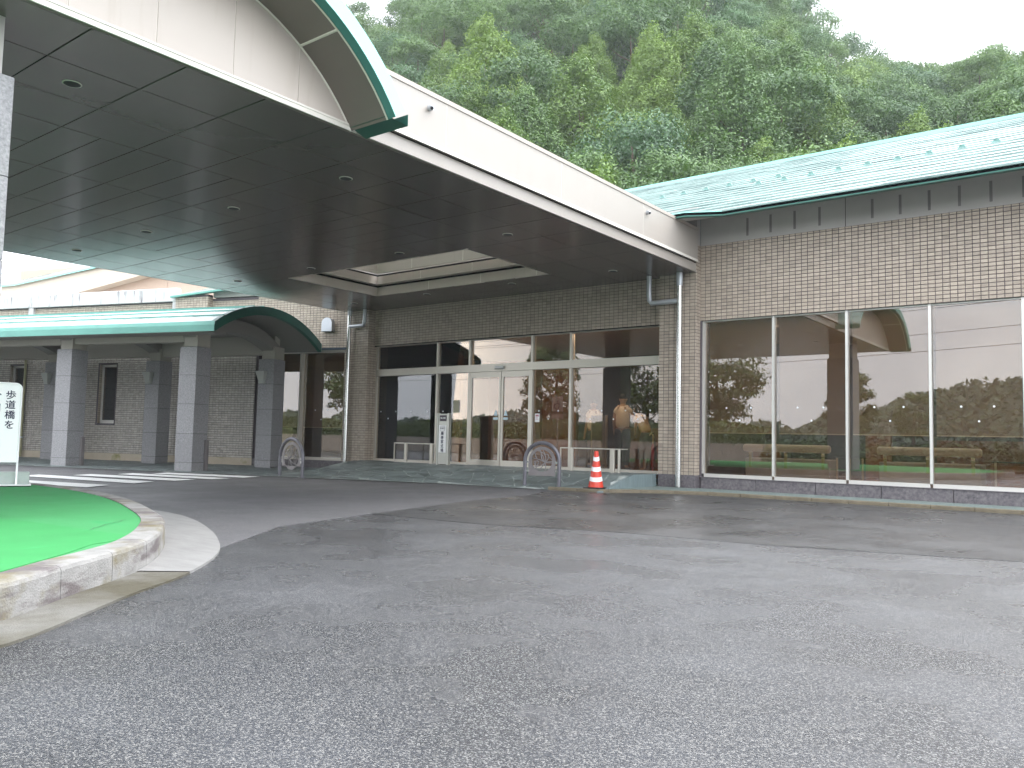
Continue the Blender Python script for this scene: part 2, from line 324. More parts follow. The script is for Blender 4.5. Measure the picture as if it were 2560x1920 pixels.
def tiles(parent, o, a, n, W, H, holes=(), rough=False, parts=None, matk='tile', name='tile_field', label=None):
    """tile a wall rectangle of W x H from corner o; a = direction along, n = outward; parts=(count, key) makes the count tiles that rank first single parts"""
    o, a, n = Vector(o), Vector(a), Vector(n); b = Vector((0, 0, 1)); mb = MB(); L_ = []
    nx, nz_ = int(math.ceil(W / TW)), int(math.ceil(H / TH))
    for i in range(nx):
        for k in range(nz_):
            p, q = i * TW, k * TH; w_, h_ = min(TW - TG, W - p), min(TH - TG, H - q)
            if w_ < .02 or h_ < .015: continue
            skip = False
            for (x0, x1, z0, z1) in holes:
                if p + w_ > x0 and p < x1 and q + h_ > z0 and q < z1: skip = True
            if skip: continue
            L_.append((i, k, p, q, w_, h_))
    single = set()
    if parts:
        full = [t for t in L_ if t[4] > TW - TG - 1e-4 and t[5] > TH - TG - 1e-4]
        full.sort(key=lambda t: parts[1](t[2], t[3])); single = {(t[0], t[1]) for t in full[:parts[0]]}
        var = []
        for _ in range(10):
            m1 = MB(); tile_geo(m1, Vector((0, 0, 0)), a, b, n, TW - TG, TH - TG, rough); var.append(m1.mesh('wall_tile', M[matk]))
    org = Vector(ORG[parent.name])
    for (i, k, p, q, w_, h_) in L_:
        if (i, k) in single: link('wall_tile', random.choice(var), None, parent, o + a * p + b * q - org)
        else: tile_geo(mb, o + a * p + b * q, a, b, n, w_, h_, rough)
    if mb.v: mb.build(name, M[matk], parent, kind='stuff', label=label)
# ---------------------------------------------------------------- text
def text(name, s, size, m, origin, xdir, nrm, parent=None, vertical=False, pitch=1.12, depth=.001, bold=0.):
    a = Vector(xdir).normalized(); n = Vector(nrm).normalized(); up = n.cross(a)
    vs, fs = [], []
    for i, ch in enumerate(s if vertical else [s]):
        c = bpy.data.curves.new('t', 'FONT'); c.body = ch; c.size = size; c.align_x = 'CENTER'; c.align_y = 'CENTER'; c.offset = 0; c.resolution_u = 3
        to = bpy.data.objects.new('t', c); COL.objects.link(to); dg = bpy.context.evaluated_depsgraph_get(); me = bpy.data.meshes.new_from_object(to.evaluated_get(dg))
        k = len(vs)
        nv = len(me.vertices)
        for q, (ox, oy) in enumerate([(0, 0)] if not bold else [(bold, 0), (-bold, 0), (0, bold), (0, -bold)]):   # thicken the strokes
            for v_ in me.vertices: vs.append(Vector(origin) + a * (v_.co.x + ox) + up * (v_.co.y + oy - (i * size * pitch if vertical else 0)) + n * (depth + q * .0003))
            fs += [tuple(x + k + q * nv for x in p.vertices) for p in me.polygons]
        bpy.data.objects.remove(to); bpy.data.curves.remove(c); bpy.data.meshes.remove(me)
    mb = MB(); mb.v = [tuple(v_) for v_ in vs]; mb.f = fs
    return mb.build(name, m, parent)
# ================================================================ GROUND
def sheet(name, poly, z, m, sub=0):
    tri = tessellate_polygon([[Vector((x, y, 0)) for x, y in poly]]); mb = MB().add([(x, y, z) for x, y in poly], [tuple(t) for t in tri])
    mb.f = [f if (Vector(mb.v[f[1]]) - Vector(mb.v[f[0]])).cross(Vector(mb.v[f[2]]) - Vector(mb.v[f[0]])).z > 0 else f[::-1] for f in mb.f]
    n = len(poly)
    if z > -.0079: mb.add([(x, y, z) for x, y in poly] + [(x, y, z - .03) for x, y in poly], [(i, (i + 1) % n, (i + 1) % n + n, i + n) for i in range(n)])
    return structure(name, mb, m)
sheet('ground', [(-900, -900), (900, -900), (900, 900), (-900, 900)], -.008, M['asphalt_coarse'])
road = sheet('road', [(-8.6, 12.5), (-8.15, 11.0), (-7.94, 9.37), (-7.3, 6.77), (-5.62, 6.88), (-4.2, 7.37), (-2.82, 7.48), (-.78, 8.07), (6, 9.6), (30, 14.3), (30, 14.05), (-7, 14.0)], -.005, M['asphalt_smooth'])
sheet('road', [(-8.6, 12.6), (-8.15, 11.0), (-7.94, 9.37), (-7.3, 6.77), (-7.6, 6.62), (-10.8, 5.0), (-60, -12), (-60, 6), (-8.6, 13)], -.0048, M['asphalt_light'])
sheet('road', [(-7.3, 6.77), (-6.86, 5.12), (-5.7, 3.6), (-5, 2.4), (-8, 2), (-30, 1.5), (-30, 3.3), (-11, 6.62), (-9.0, 6.5)], -.002, M['asphalt_light2'])
# narrow cut joints in the asphalt
cj = MB()
def strip(mb, pts, wd, z):
    for (x0, y0), (x1, y1) in zip(pts, pts[1:]):
        d = Vector((x1 - x0, y1 - y0)).normalized(); n = Vector((-d.y, d.x)) * wd / 2
        mb.add([(x0 - n.x, y0 - n.y, z), (x1 - n.x, y1 - n.y, z), (x1 + n.x, y1 + n.y, z), (x0 + n.x, y0 + n.y, z)], [(0, 1, 2, 3)])
def wob(pts, n, k):
    o = []
    for (x0, y0), (x1, y1) in zip(pts, pts[1:]):
        for i in range(n): t = i / n; o.append((x0 + (x1 - x0) * t + random.uniform(-k, k), y0 + (y1 - y0) * t + random.uniform(-k, k)))
    return o + [pts[-1]]
strip(cj, wob([(-7.3, 6.77), (-5.62, 6.88), (-4.2, 7.37)], 14, .012), .014, .004)
structure('asphalt_joint', cj, M['asphalt_smooth'])
for q in ([(-16.3, 5.5), (-13.34, 6.22), (-13.69, 6.76), (-16.6, 6.05)], [(-17.2, 6.72), (-13.93, 7.31), (-14.27, 7.86), (-17.5, 7.22)],
          [(-17.03, 7.66), (-14.32, 8.29), (-14.53, 8.84), (-17.28, 8.14)], [(-17.0, 8.55), (-14.5, 9.18), (-14.63, 9.69), (-17.31, 9.04)], [(-17.0, 9.3), (-14.7, 10.05), (-14.92, 10.60), (-17.29, 9.84)]):
    tri = MB().add([(x, y, .0065) for x, y in q], [(0, 1, 2, 3)]); o = structure('crosswalk_stripe', tri, M['line'])
    o.parent = road
# slate paving: front edge line, ramp surface
C18, S18 = math.cos(R(18)), math.sin(R(18))
def LW(u, v): return (C18 * u - S18 * v, S18 * u + C18 * v)
def UV(x, y): return (C18 * x + S18 * y, -S18 * x + C18 * y)
def sm(t): t = max(0., min(1., t)); return t * t * (3 - 2 * t)
EDGE = [(-17, LW(-17, 15)[1])]
def front(x):
    pts = [(-60, LW(-57.7, 15)[1] if 0 else math.tan(R(18)) * (-60) + 15 / C18), (-11.2, math.tan(R(18)) * (-11.2) + 15 / C18), (-9.3, 12.33), (-8.7, 12.52), (-7.8, 12.66), (-7.5, 12.95), (-7.0, 13.45), (-6.2, 13.8), (-4.5, 13.92), (6, 14.0)]
    for (x0, y0), (x1, y1) in zip(pts, pts[1:]):
        if x <= x1: return y0 + (y1 - y0) * (x - x0) / (x1 - x0)
    return 14.0
def rampz(x, y):
    f = front(min(x, -7.7)); xl = -17.35 + (14.8 - y) * .55
    t = (y - f) / max(.6, 13.9 - f); lin = max(0., min(1., t)); z = .272 * (lin * .75 + sm(lin) * .25) * max(0., min(1., (x - xl) / .9))
    return z + .006
PX1 = -7.70
# paving stones: irregular crazy paving
cell = .30; g = {}
def gp(i, k):
    if (i, k) not in g:
        random.seed(i * 7919 + k * 104729); x, y = i * cell * 1.25, k * cell * .85
        g[i, k] = (x + random.uniform(-.13, .13) + (k % 2) * .15, y + random.uniform(-.09, .09))
    return g[i, k]
def inside(x, y):
    if y < front(x) + .05: return False
    u, v = UV(x, y)
    if x < -17.2: return v < 19.55 and u > -34
    if x > PX1 - .02: return False
    return y < 15.1
stones = []
for i in range(-110, -18):
    for k in range(-10, 70):
        q = [gp(i, k), gp(i + 1, k), gp(i + 1, k + 1), gp(i, k + 1)]
        cx, cy = sum(p[0] for p in q) / 4, sum(p[1] for p in q) / 4
        if not (inside(cx, cy)): continue
        if not all(inside(*p) for p in q): q = [(p[0], max(p[1], front(p[0]) + .03)) for p in q]; q = [(min(p[0], PX1 - .01) if cx > -9 else p[0], p[1]) for p in q]
        random.seed(i * 31 + k * 17)
        polys = [q]
        if random.random() < .45: polys = [[q[0], q[1], q[2]], [q[0], q[2], q[3]]] if random.random() < .5 else [[q[0], q[1], q[3]], [q[1], q[2], q[3]]]
        for P in polys: stones.append(((cx ** 2 + cy ** 2), P))
stones.sort(key=lambda s: s[0]); paving = MB(); random.seed(5)
# bedding surface under the stones follows the ramp
bed = MB(); nxg, nyg = 110, 40; xs = np.linspace(-34, PX1, nxg)
for i in range(nxg - 1):
    for k in range(nyg - 1):
        def pt(x, t):
            y0 = front(x); y1 = 15.2 if x > -17.3 else math.tan(R(18)) * x + 19.65 / C18
            y = y0 + (y1 - y0) * t; return (x, y, rampz(x, y) - .002)
        a, b_, t0, t1 = xs[i], xs[i + 1], k / (nyg - 1), (k + 1) / (nyg - 1)
        bed.add([pt(a, t0), pt(b_, t0), pt(b_, t1), pt(a, t1)], [(0, 1, 2, 3)])
pav = structure('pavement', bed, M['slate_joint'])
def stone_mesh(P):
    cx, cy = sum(p[0] for p in P) / len(P), sum(p[1] for p in P) / len(P); k = random.uniform(.0, .006); tint = random.choice([.72, .82, .9, 1., 1.05, 1.12, 1.25]) * random.uniform(.93, 1.07)
    ins = []
    for x, y in P: dx, dy = x - cx, y - cy; d = math.hypot(dx, dy) + 1e-6; s_ = max(.3, (d - .015) / d); ins.append((cx + dx * s_, cy + dy * s_))
    n = len(P); vs = [(x, y, rampz(x, y) - .006) for x, y in ins] + [(cx + (x - cx) * .97, cy + (y - cy) * .97, rampz(x, y) + .003 + k * .35) for x, y in ins]
    return vs, [tuple(range(n, 2 * n))] + [(i, (i + 1) % n, (i + 1) % n + n, i + n) for i in range(n)], tint
for idx, (_, P) in enumerate(stones):
    area = abs(sum(P[i][0] * P[(i + 1) % len(P)][1] - P[(i + 1) % len(P)][0] * P[i][1] for i in range(len(P)))) / 2
    if area < .004: continue
    vs, fs, tn = stone_mesh(P)
    if idx < 290:
        m1 = MB().add(vs, fs, tn); cx, cy, cz = vs[0]; me = m1.mesh('paving_stone', M['slate'], (cx, cy, cz)); o = link('paving_stone', me, None, pav, (cx, cy, cz)); o['kind'] = 'structure'
    else: paving.add(vs, fs, tn)
paving.build('paving_stones', M['slate'], pav, kind='stuff')
# pale edging strip along the road side of the paving
ed = MB(); xs2 = np.linspace(-34, -9.0, 60)
strip(ed, [(x, front(x) - .03) for x in xs2], .06, .010); structure('paving_edge', ed, M['gutter'])
# side wall of the ramp and the sidewalk
rs = MB(); ys = np.linspace(12.55, 14.79, 18)
for y0, y1 in zip(ys, ys[1:]):
    rs.add([(PX1, y0, -.01), (PX1, y1, -.01), (PX1, y1, rampz(PX1 - .03, y1) + .012), (PX1, y0, rampz(PX1 - .03, y0) + .012)], [(0, 1, 2, 3)])
    rs.add([(PX1, y0, rampz(PX1 - .03, y0) + .012), (PX1, y1, rampz(PX1 - .03, y1) + .012), (PX1 - .07, y1, rampz(PX1 - .06, y1) + .012), (PX1 - .07, y0, rampz(PX1 - .06, y0) + .012)], [(0, 1, 2, 3)])
structure('ramp_side', rs, M['slate_side'])
SWZ = .048
kx = [-8.75, -8.3, -7.8, -7.5, -7.25, -7.0, -6.6, -6.2, -5.5, -4.5, -3, 0, 4, 12]
kp = [(x, front(x)) for x in kx]
sheet('sidewalk', [(x, y + .08) for x, y in kp] + [(12, 15.0), (-8.75, 15.0)], SWZ, M['sidewalk'])
def resample(pts, step, closed=False):
    pts = [Vector(p) for p in pts]; out_ = [pts[0]]; acc = 0
    for a, b_ in zip(pts, pts[1:]):
        l = (b_ - a).length; t = step - acc
        while t <= l: out_.append(a + (b_ - a) * (t / l)); t += step
        acc = (acc + l) % step
    return out_
def kerb_run(pts, step, prof, gap, m, parent, sub=4):
    """kerb stones along a path; prof = (offset to the left of travel, z)"""
    P = resample(pts, step / sub)
    nrm = []
    for i, p in enumerate(P):
        d = (P[min(i + 1, len(P) - 1)] - P[max(i - 1, 0)]).normalized(); nrm.append(Vector((-d.y, d.x)))
    for s0 in range(0, len(P) - sub, sub):
        mb = MB(); n = len(prof); vs = []
        for j in range(sub + 1):
            i = s0 + j; p = P[i].copy(); d = (P[min(i + 1, len(P) - 1)] - P[max(i - 1, 0)]).normalized()
            if j == 0: p += d * gap / 2
            if j == sub: p -= d * gap / 2
            vs += [(p.x + nrm[i].x * o_, p.y + nrm[i].y * o_, z) for o_, z in prof]
        fs = [(j * n + k, j * n + (k + 1) % n, (j + 1) * n + (k + 1) % n, (j + 1) * n + k) for j in range(sub) for k in range(n)]
        fs += [tuple(range(n)), tuple(sub * n + k for k in range(n - 1, -1, -1))]
        mb.add(vs, fs); c = vs[0]; me = mb.mesh('kerb_stone', m, c); bm_fix(me); o = link('kerb_stone', me, None, parent, c); o['kind'] = 'structure'
def bm_fix(me):
    import bmesh
    b = bmesh.new(); b.from_mesh(me); bmesh.ops.recalc_face_normals(b, faces=b.faces); b.to_mesh(me); b.free()
kb = structure('kerb', B(11.9, 12, 14.0, 14.06, -.01, SWZ), M['kerb_sand'])
kerb_run([Vector(p) for p in kp], .6, [(0, -.02), (0, SWZ - .004), (.012, SWZ + .006), (.085, SWZ + .006), (.085, -.02)], .007, M['kerb_sand'], kb, 3)
# island: kerb stones, gutter, green turf
ctrl = [(-3.35, -2.2), (-3.6, -.6), (-3.93, .8), (-4.27, 1.62), (-4.42, 1.83), (-4.70, 2.17), (-4.93, 2.48), (-5.2, 2.8), (-5.62, 3.15), (-6.1, 3.47), (-6.62, 3.76), (-7.35, 4.06), (-8.4, 4.43), (-9.55, 4.72), (-10.7, 4.86), (-11.8, 4.86), (-13.2, 4.6), (-15, 3.9), (-17, 2.6), (-18.5, .8)]
def catmull(P, n=8):
    P = [Vector(p) for p in P]; o = []
    for i in range(len(P) - 1):
        p0, p1, p2, p3 = P[max(i - 1, 0)], P[i], P[i + 1], P[min(i + 2, len(P) - 1)]
        for k in range(n):
            t = k / n; o.append(.5 * ((2 * p1) + (-p0 + p2) * t + (2 * p0 - 5 * p1 + 4 * p2 - p3) * t * t + (-p0 + 3 * p1 - 3 * p2 + p3) * t ** 3))
    return o + [P[-1]]
kc = catmull(ctrl)
KH = .19
isl = structure('island_kerb', B(-18.6, -18.4, .6, .8, -.01, KH), M['kerb'])
kerb_run(kc, .56, [(0, -.02), (.004, KH - .028), (.012, KH - .008), (.035, KH), (.19, KH), (.19, -.02)], .006, M['kerb'], isl, 5)
# mortar core behind the joints
inner = []; core = []
for i, p in enumerate(kc):
    d = (kc[min(i + 1, len(kc) - 1)] - kc[max(i - 1, 0)]).normalized(); n_ = Vector((-d.y, d.x)); inner.append(p + n_ * .19); core.append((p + n_ * .014, p + n_ * .18))
cm = MB()
for (a0, b0), (a1, b1) in zip(core, core[1:]):
    cm.add([(*a0, -.01), (*a1, -.01), (*a1, KH - .022), (*a0, KH - .022), (*b1, KH - .022), (*b0, KH - .022)], [(0, 1, 2, 3), (3, 2, 4, 5)])
structure('kerb_mortar', cm, M['concrete_white'], isl)
gr = MB(); cpt = Vector((-11, 0)); nI = len(inner)
ring = [tuple(p) for p in inner] + [(-17, -3.5), (-10, -6), (-5, -5)]
tri = tessellate_polygon([[Vector((*p, 0)) for p in ring]])
vs = [(x, y, KH - .008) for x, y in ring]; gr.add(vs, [t if (Vector(vs[t[1]]) - Vector(vs[t[0]])).cross(Vector(vs[t[2]]) - Vector(vs[t[0]])).z > 0 else t[::-1] for t in map(tuple, tri)])
turf = structure('turf_surface', gr, M['mat_green'])
tk = MB()
for P_c in ([(-8.6, 3.9), (-9.3, 3.3), (-10.6, 2.6)], [(-6.7, 3.45), (-6.2, 2.95), (-5.95, 2.75)], [(-9.6, 4.2), (-10.2, 3.7), (-11, 3.3)]): strip(tk, wob(P_c, 9, .02), .008, KH - .0055)
structure('turf_crack', tk, mat('turf_crack', (.03, .12, .05), .9))
# laid turf sheet overlapping nearer to the camera, with its raised edge
sheet('turf_sheet', [(-5.55, 2.95), (-5.35, 2.55), (-5.05, 2.25), (-4.55, 1.65), (-4.2, .9), (-4.4, .2), (-7.2, .6), (-11, 1.6), (-9, 2.4), (-7, 2.82)], KH - .003, stained(mat('turf_sheet_green', (.055, .275, .092), .9, spec=.1, col2=(.052, .25, .085), nscale=3., bump=.5, bscale=300), (.06, .34, .13), 1.5, .6, .8, (5, 1, 1)))
gt = [(-2.95, -2.2), (-3.2, -.6), (-3.55, .8), (-3.83, 1.47), (-3.97, 1.7), (-4.21, 2.0), (-4.54, 2.42), (-4.85, 2.88), (-5.25, 3.32), (-5.67, 3.68), (-6.14, 3.98), (-6.85, 4.36), (-7.79, 4.76), (-8.6, 4.98), (-9.3, 5.0), (-9.8, 4.8)]
gc = catmull(gt, 8); kk = [p for p in kc if p.x > -9.9]
def by_frac(P, n):
    L2 = [0]
    for a, b_ in zip(P, P[1:]): L2.append(L2[-1] + (b_ - a).length)
    o = []; j = 0
    for i in range(n + 1):
        s_ = L2[-1] * i / n
        while j < len(P) - 2 and L2[j + 1] < s_: j += 1
        o.append(P[j] + (P[j + 1] - P[j]) * ((s_ - L2[j]) / max(1e-6, L2[j + 1] - L2[j])))
    return o
A_, G_ = by_frac(kk, 90), by_frac(gc, 90); gm = MB(); gm2 = MB()
for i in range(90):
    a0, a1, g0, g1 = A_[i], A_[i + 1], G_[i], G_[i + 1]
    tgt = gm2 if i < 46 else gm; za = .012 if i < 46 else .018; zb = .006 if i < 46 else .010
    tgt.add([(*a0, za), (*g0, zb), (*g1, zb), (*a1, za)], [(0, 1, 2, 3)]); tgt.add([(*g0, -.015), (*g1, -.015), (*g1, zb), (*g0, zb)], [(0, 1, 2, 3)])
structure('gutter', gm2, M['gutter']); structure('gutter', gm, mat('pale_gutter_concrete', (.27, .265, .26), .45, noise=.25, nscale=3, bump=.4, bscale=100, stretch=(1, 4, 1)))
# ================================================================ HALL BUILDING
X0, X1W = -6.851, 6.0
YW, YP, YG, YGR = 14.962, 14.787, 15.15, 15.06
hall = thing('hall_building', 'long grey-beige tiled hall with bronze glass walls and a pale green roof', 'building', (-6.85, YW, 0))
# right wing walls
structure_parts = []
MB().box(X0, X1W, YW, YW + .25, 3.352, 5.62).box(X0, X1W, YW + .0, YW + .25, .0, .262).build('wall', M['joint'], hall)
B(X1W, X1W + .3, YW, 24, 0, 5.6).build('wall', M['joint'], hall)
ref = lambda p, q: -(p)      # rank: nearest tiles (right end of the visible band) first
def rank_right(p, q): return abs(p - 4.9) + (0 if p < 5.6 else 9)
tiles(hall, (X0, YW, 3.352), (1, 0, 0), (0, -1, 0), X1W - X0, 4.853 - 3.352, parts=(300, rank_right))
pb = B(X0, X1W, YW - .006, YW + .2, 4.856, 5.62).build('plaster_band', M['plaster'], hall)
for k in range(26):
    x = -5.887 + .4535 * k
    if x > X1W - .2: break
    if k == 4: B(x - .004, x + .004, YW - .0085, YW + .0, 4.86, 5.5).build('expansion_joint', M['gap'], pb); continue
    B(x - .022, x + .022, YW - .0085, YW + .0, 4.94, 5.285).build('vent_slot', mat('slot_shadow', (.20, .185, .185), .7) if k == 0 else bpy.data.materials['slot_shadow'], pb)
# granite plinth slabs
for k in range(14):
    x0 = X0 + .05 + k * 1.1
    if x0 > X1W: break
    MB().bbox(x0, min(x0 + 1.092, X1W), YW - .035, YW + .02, .0, .262, .006).build('granite_slab', M['granite_dark'], hall)
B(X0, X1W, YW - .05, YGR + .05, .262, .272).build('plinth_cap', M['granite_dark'], hall)
# right windows: frames, mullions, panes, blinds
MULL = [-6.80, -5.401, -4.079, -2.738, -1.40, -.06, 1.28, 2.62, 3.96, 5.3]
for i, (a, b_) in enumerate(zip(MULL, MULL[1:])):
    wf = MB().box(a - .022, a + .022, YGR - .06, YGR + .05, .335, 3.352).box(a + .022, b_ - .022, YGR - .055, YGR + .045, .272, .335).box(a + .022, b_ - .022, YGR - .03, YGR + .04, 3.325, 3.352).build('window_frame', M['alu'], hall)
    B(a + .022, b_ - .022, YGR, YGR + .012, .335, 3.325).build('pane', M['glass_room'], wf)
    for px, pz in ((.33, 1.62), (.68, 1.62), (.52, 1.38)):
        x = a + (b_ - a) * px; MB().lathe([(.017, 0), (.017, .002)], (0, 0, 0), 12).mesh('d')
        m1 = MB(); m1.v = []; m1.extr([(math.cos(t * math.pi / 6) * .017, math.sin(t * math.pi / 6) * .017) for t in range(12)], (x, YGR - .002, pz), (1, 0, 0), (0, 0, 1), 0, .001, (0, -1, 0)); m1.build('glass_dot', M['white'], wf)
    bl = B(a + .05, b_ - .05 if i else b_ - .03, YGR + .14, YGR + .146, 1.142, 3.33).build('roller_blind', M['blind'], hall)
    MB().box(a + .05, b_ - .05, YGR + .132, YGR + .155, 1.128, 1.146).build('blind_rail', M['cream_seal'], bl)
B(X0, -6.82, YW, YGR + .05, .272, 3.352).build('window_reveal', M['joint'], hall)
tiles(hall, (X0 + .02, YW + .01, .272), (0, 1, 0), (1, 0, 0), .12, 3.05)
# pillars in front of the facade at both ends of the entrance
def pillar(xa, xb, zb, zt, ydeep):
    p = B(xa, xb, YP, ydeep, zb, zt).build('pillar', M['joint'], hall)
    tiles(p, (xa, YP, zb), (1, 0, 0), (0, -1, 0), xb - xa, zt - zb); tiles(p, (xb, YP, zb), (0, 1, 0), (1, 0, 0), ydeep - YP - .0, zt - zb)
    return p
p2 = pillar(-7.66, X0 - .01, .30, 4.86, YW + .02)
MB().bbox(-7.66, X0 + .0, YP - .012, YW, .0, .30, .006).build('granite_slab', M['granite_dark'], hall)
p1 = pillar(-17.15, -16.31, .0, 4.305, YG + .0)
B(-17.2, X0 - .01, YP + .02, YW, 4.86, 5.62).build('plaster_band', M['plaster'], hall)
# entrance lintel wall
MB().box(-16.31, -7.66, 15.035, 15.35, 3.35, 4.9).build('wall', M['joint'], hall)
tiles(hall, (-16.31, 15.035, 3.35), (1, 0, 0), (0, -1, 0), 8.65, .96)
B(-16.31, -7.66, 15.02, 15.06, 3.335, 3.352).build('lintel_edge', M['gap'], hall)
# entrance glazing
V = [-16.31, -14.05, -12.975, -11.08, -10.005, -7.66]
fr = MB()
for x in V[1:-1]: B(x - .03, x + .03, YG - .06, YG + .06, .272, 3.35).build('entrance_mullion', M['alu_warm'], hall)
B(-7.69, -7.66, YG - .05, YG + .05, .272, 3.35).build('entrance_mullion', M['alu_warm'], hall); fr.box(-16.31, -16.26, YG - .05, YG + .05, .272, 3.35)
ef = fr.build('entrance_frame', M['alu_warm'], hall)
for a, b_ in zip(V, V[1:]): B(a + .03, b_ - .03, YG - .045, YG + .045, 3.32, 3.35).build('head_rail', M['alu_warm'], ef)
tr = B(-16.26, -7.69, YG - .085, YG + .05, 2.535, 2.712).build('transom', M['alu_warm'], hall)
MB().bbox(-12.125, -11.858, YG - .14, YG - .086, 2.578, 2.655, .008).build('door_sensor', M['lamp_cover'], tr)
B(-12.11, -11.87, YG - .145, YG - .14, 2.60, 2.64).build('sensor_window', M['white'], tr)
for i, (a, b_) in enumerate(zip(V, V[1:])):
    wn = B(a + .03, b_ - .03, YG, YG + .012, 2.712, 3.32).build('transom_pane', M['glass_hall'], hall)
    if i != 2:
        fx = B(a + .03, b_ - .03, YG - .04, YG + .04, .272, .335).build('sill_rail', M['alu_warm'], hall)
        B(a + .03, b_ - .03, YG, YG + .012, .335, 2.535).build('pane', M['glass_hall'], fx)
        nn = 4 if b_ - a > 2 else 2
        for q in range(nn):
            for zz, sh in ((1.585, 0), (1.40, .5)):
                x = a + (b_ - a) * (q + .35 + sh) / nn
                if x > b_ - .1: continue
                m1 = MB(); m1.extr([(math.cos(t * math.pi / 6) * .017, math.sin(t * math.pi / 6) * .017) for t in range(12)], (x, YG - .002, zz), (1, 0, 0), (0, 0, 1), 0, .001, (0, -1, 0)); m1.build('glass_dot', M['white'], fx)
for a, b_, lab in ((-12.945, -11.985, 0), (-11.965, -11.11, 1)):
    yd = YG - .03
    d = MB().box(a, a + .055, yd - .02, yd + .02, .29, 2.53).box(b_ - .055, b_, yd - .02, yd + .02, .29, 2.53).box(a + .055, b_ - .055, yd - .02, yd + .02, .29, .415).box(a + .055, b_ - .055, yd - .02, yd + .02, 2.40, 2.53).build('sliding_door', M['alu_warm'], hall)
    B(a + .055, b_ - .055, yd, yd + .01, .415, 2.40).build('door_glass', M['glass_hall'], d)
    sx = b_ - .15 if not lab else a + .13; stk = mat('sticker_blue', (.62, .74, .82), .5) if not lab else bpy.data.materials['sticker_blue']
    m1 = MB(); m1.extr([(-.055, 0), (.055, 0), (.012, .125), (-.012, .125)], (sx, yd - .003, 1.475), (1, 0, 0), (0, 0, 1), 0, .001, (0, -1, 0)); m1.build('triangle_sticker', stk, d)
    m1 = MB(); m1.extr([(-.045 + .03 * math.cos(t) - (0 if 1 else 0), .03 * math.sin(t)) for t in np.linspace(math.pi / 2, 3 * math.pi / 2, 7)] + [(.045 + .03 * math.cos(t), .03 * math.sin(t)) for t in np.linspace(-math.pi / 2, math.pi / 2, 7)], (sx, yd - .003, 1.405), (1, 0, 0), (0, 0, 1), 0, .001, (0, -1, 0)); m1.build('pill_sticker', stk, d)
B(-12.97, -11.09, YG - .05, YG + .05, .272, .29).build('door_track', M['steel'], hall)
# paper notices on the glass
nm = B(-13.52, -13.32, YG - .004, YG - .002, 1.55, 1.86).build('paper_notice', mat('yellowed_notice', (.40, .38, .28), .8), hall)
nm = B(-11.0, -10.87, YG - .004, YG - .002, 1.33, 1.52).build('paper_notice', M['white'], hall)
MB().box(-10.98, -10.89, YG - .0055, YG - .0045, 1.455, 1.50).box(-10.98, -10.91, YG - .0055, YG - .0045, 1.42, 1.43).box(-10.98, -10.90, YG - .0055, YG - .0045, 1.39, 1.40).build('notice_print', mat('pink_print', (.55, .25, .30), .8), nm)
# interior shell: lobby and the waiting room
inn = MB().box(-17.0, 6, 21.0, 21.2, .2, 3.5).box(-17.1, -16.9, 15.3, 21, .2, 3.5).box(5.9, 6.1, 15.3, 21, .2, 3.5).build('inner_wall', M['dark_wall'], hall)
B(-7.3, -7.1, 15.5, 21, .27, 3.5).build('inner_wall', M['dark_wall'], hall)
B(-17, 6, 15.21, 21, .18, .268).build('inner_floor', M['lobby_floor'], hall); B(-17, 6, 15.36, 21, 3.45, 3.6).build('inner_ceiling', M['ceiling'], hall)
for a, b_, y, z0, z1, mk in ((-16.9, -15.2, 17.3, .27, 3.4, 'wood'), (-15.9, -15.0, 16.9, .95, 1.75, 'wood_orange'), (-15.2, -13.3, 18.6, .27, 3.2, 'wood'), (-12.7, -11.6, 17.8, .27, 2.9, 'wood'), (-11.0, -8, 19.5, .27, 1.3, 'wood'), (-6.9, -6.3, 17.9, .27, .9, 'wood_orange'), (-4.6, -4.1, 18.3, .27, 1.6, 'wood_orange'), (-2.3, -.6, 18.3, .27, .62, 'wood_orange'), (-3.4, 1, 19.2, .27, 1.1, 'wood')):
    B(a, b_, y, y + .12, z0, z1).build('wood_panel', M[mk], hall)
em = bpy.data.materials.new('added_lamp_glow'); em.use_nodes = True; em.node_tree.nodes['Principled BSDF'].inputs['Emission Color'].default_value = (1, .94, .86, 1); em.node_tree.nodes['Principled BSDF'].inputs['Emission Strength'].default_value = 38
for x, y in ((-15.4, 15.58), (-13.5, 15.58), (-11.5, 15.58), (-9.7, 15.58), (-8.3, 15.58), (-6.2, 16.9), (-4.9, 16.9), (-3.4, 16.9), (-2.0, 16.9), (-.4, 16.9)):  # lamps added out of sight behind lintel and blinds to brighten people and benches
    cl = MB().lathe([(.13, 3.43), (.13, 3.45)], (x, y, 0), 16).build('added_lamp', em, hall)
# downpipes with elbows
def downpipe(x, y, z0, zt, dx):
    p = MB().tube([(x, y, z0), (x, y, zt)], .058, 20).build('downpipe', M['steel'], hall, smooth=True)
    for z in (zt - .45, (z0 + zt) / 2 - .35, z0 + .35): MB().tube([(x, y, z - .012), (x, y, z + .012)], .063, 20).build('pipe_joint', M['steel'], p, smooth=True)
    MB().tube([(x, y, zt - .02), (x, y, zt + .12), (x, y, 4.3)], [.058, .066, .066], 20).build('pipe_socket', M['vent'], p, smooth=True)
    MB().tube([(x, y, zt - .32), (x + dx, y, zt - .32), (x + dx * 1.07, y, zt - .26), (x + dx * 1.09, y, zt - .15), (x + dx * 1.09, y, 4.3)], .05, 16).build('pipe_elbow', M['vent'], p, smooth=True)
downpipe(-7.16, 14.66, .055, 4.06, -.62)
downpipe(-16.94, 14.66, .22, 4.2, .55)
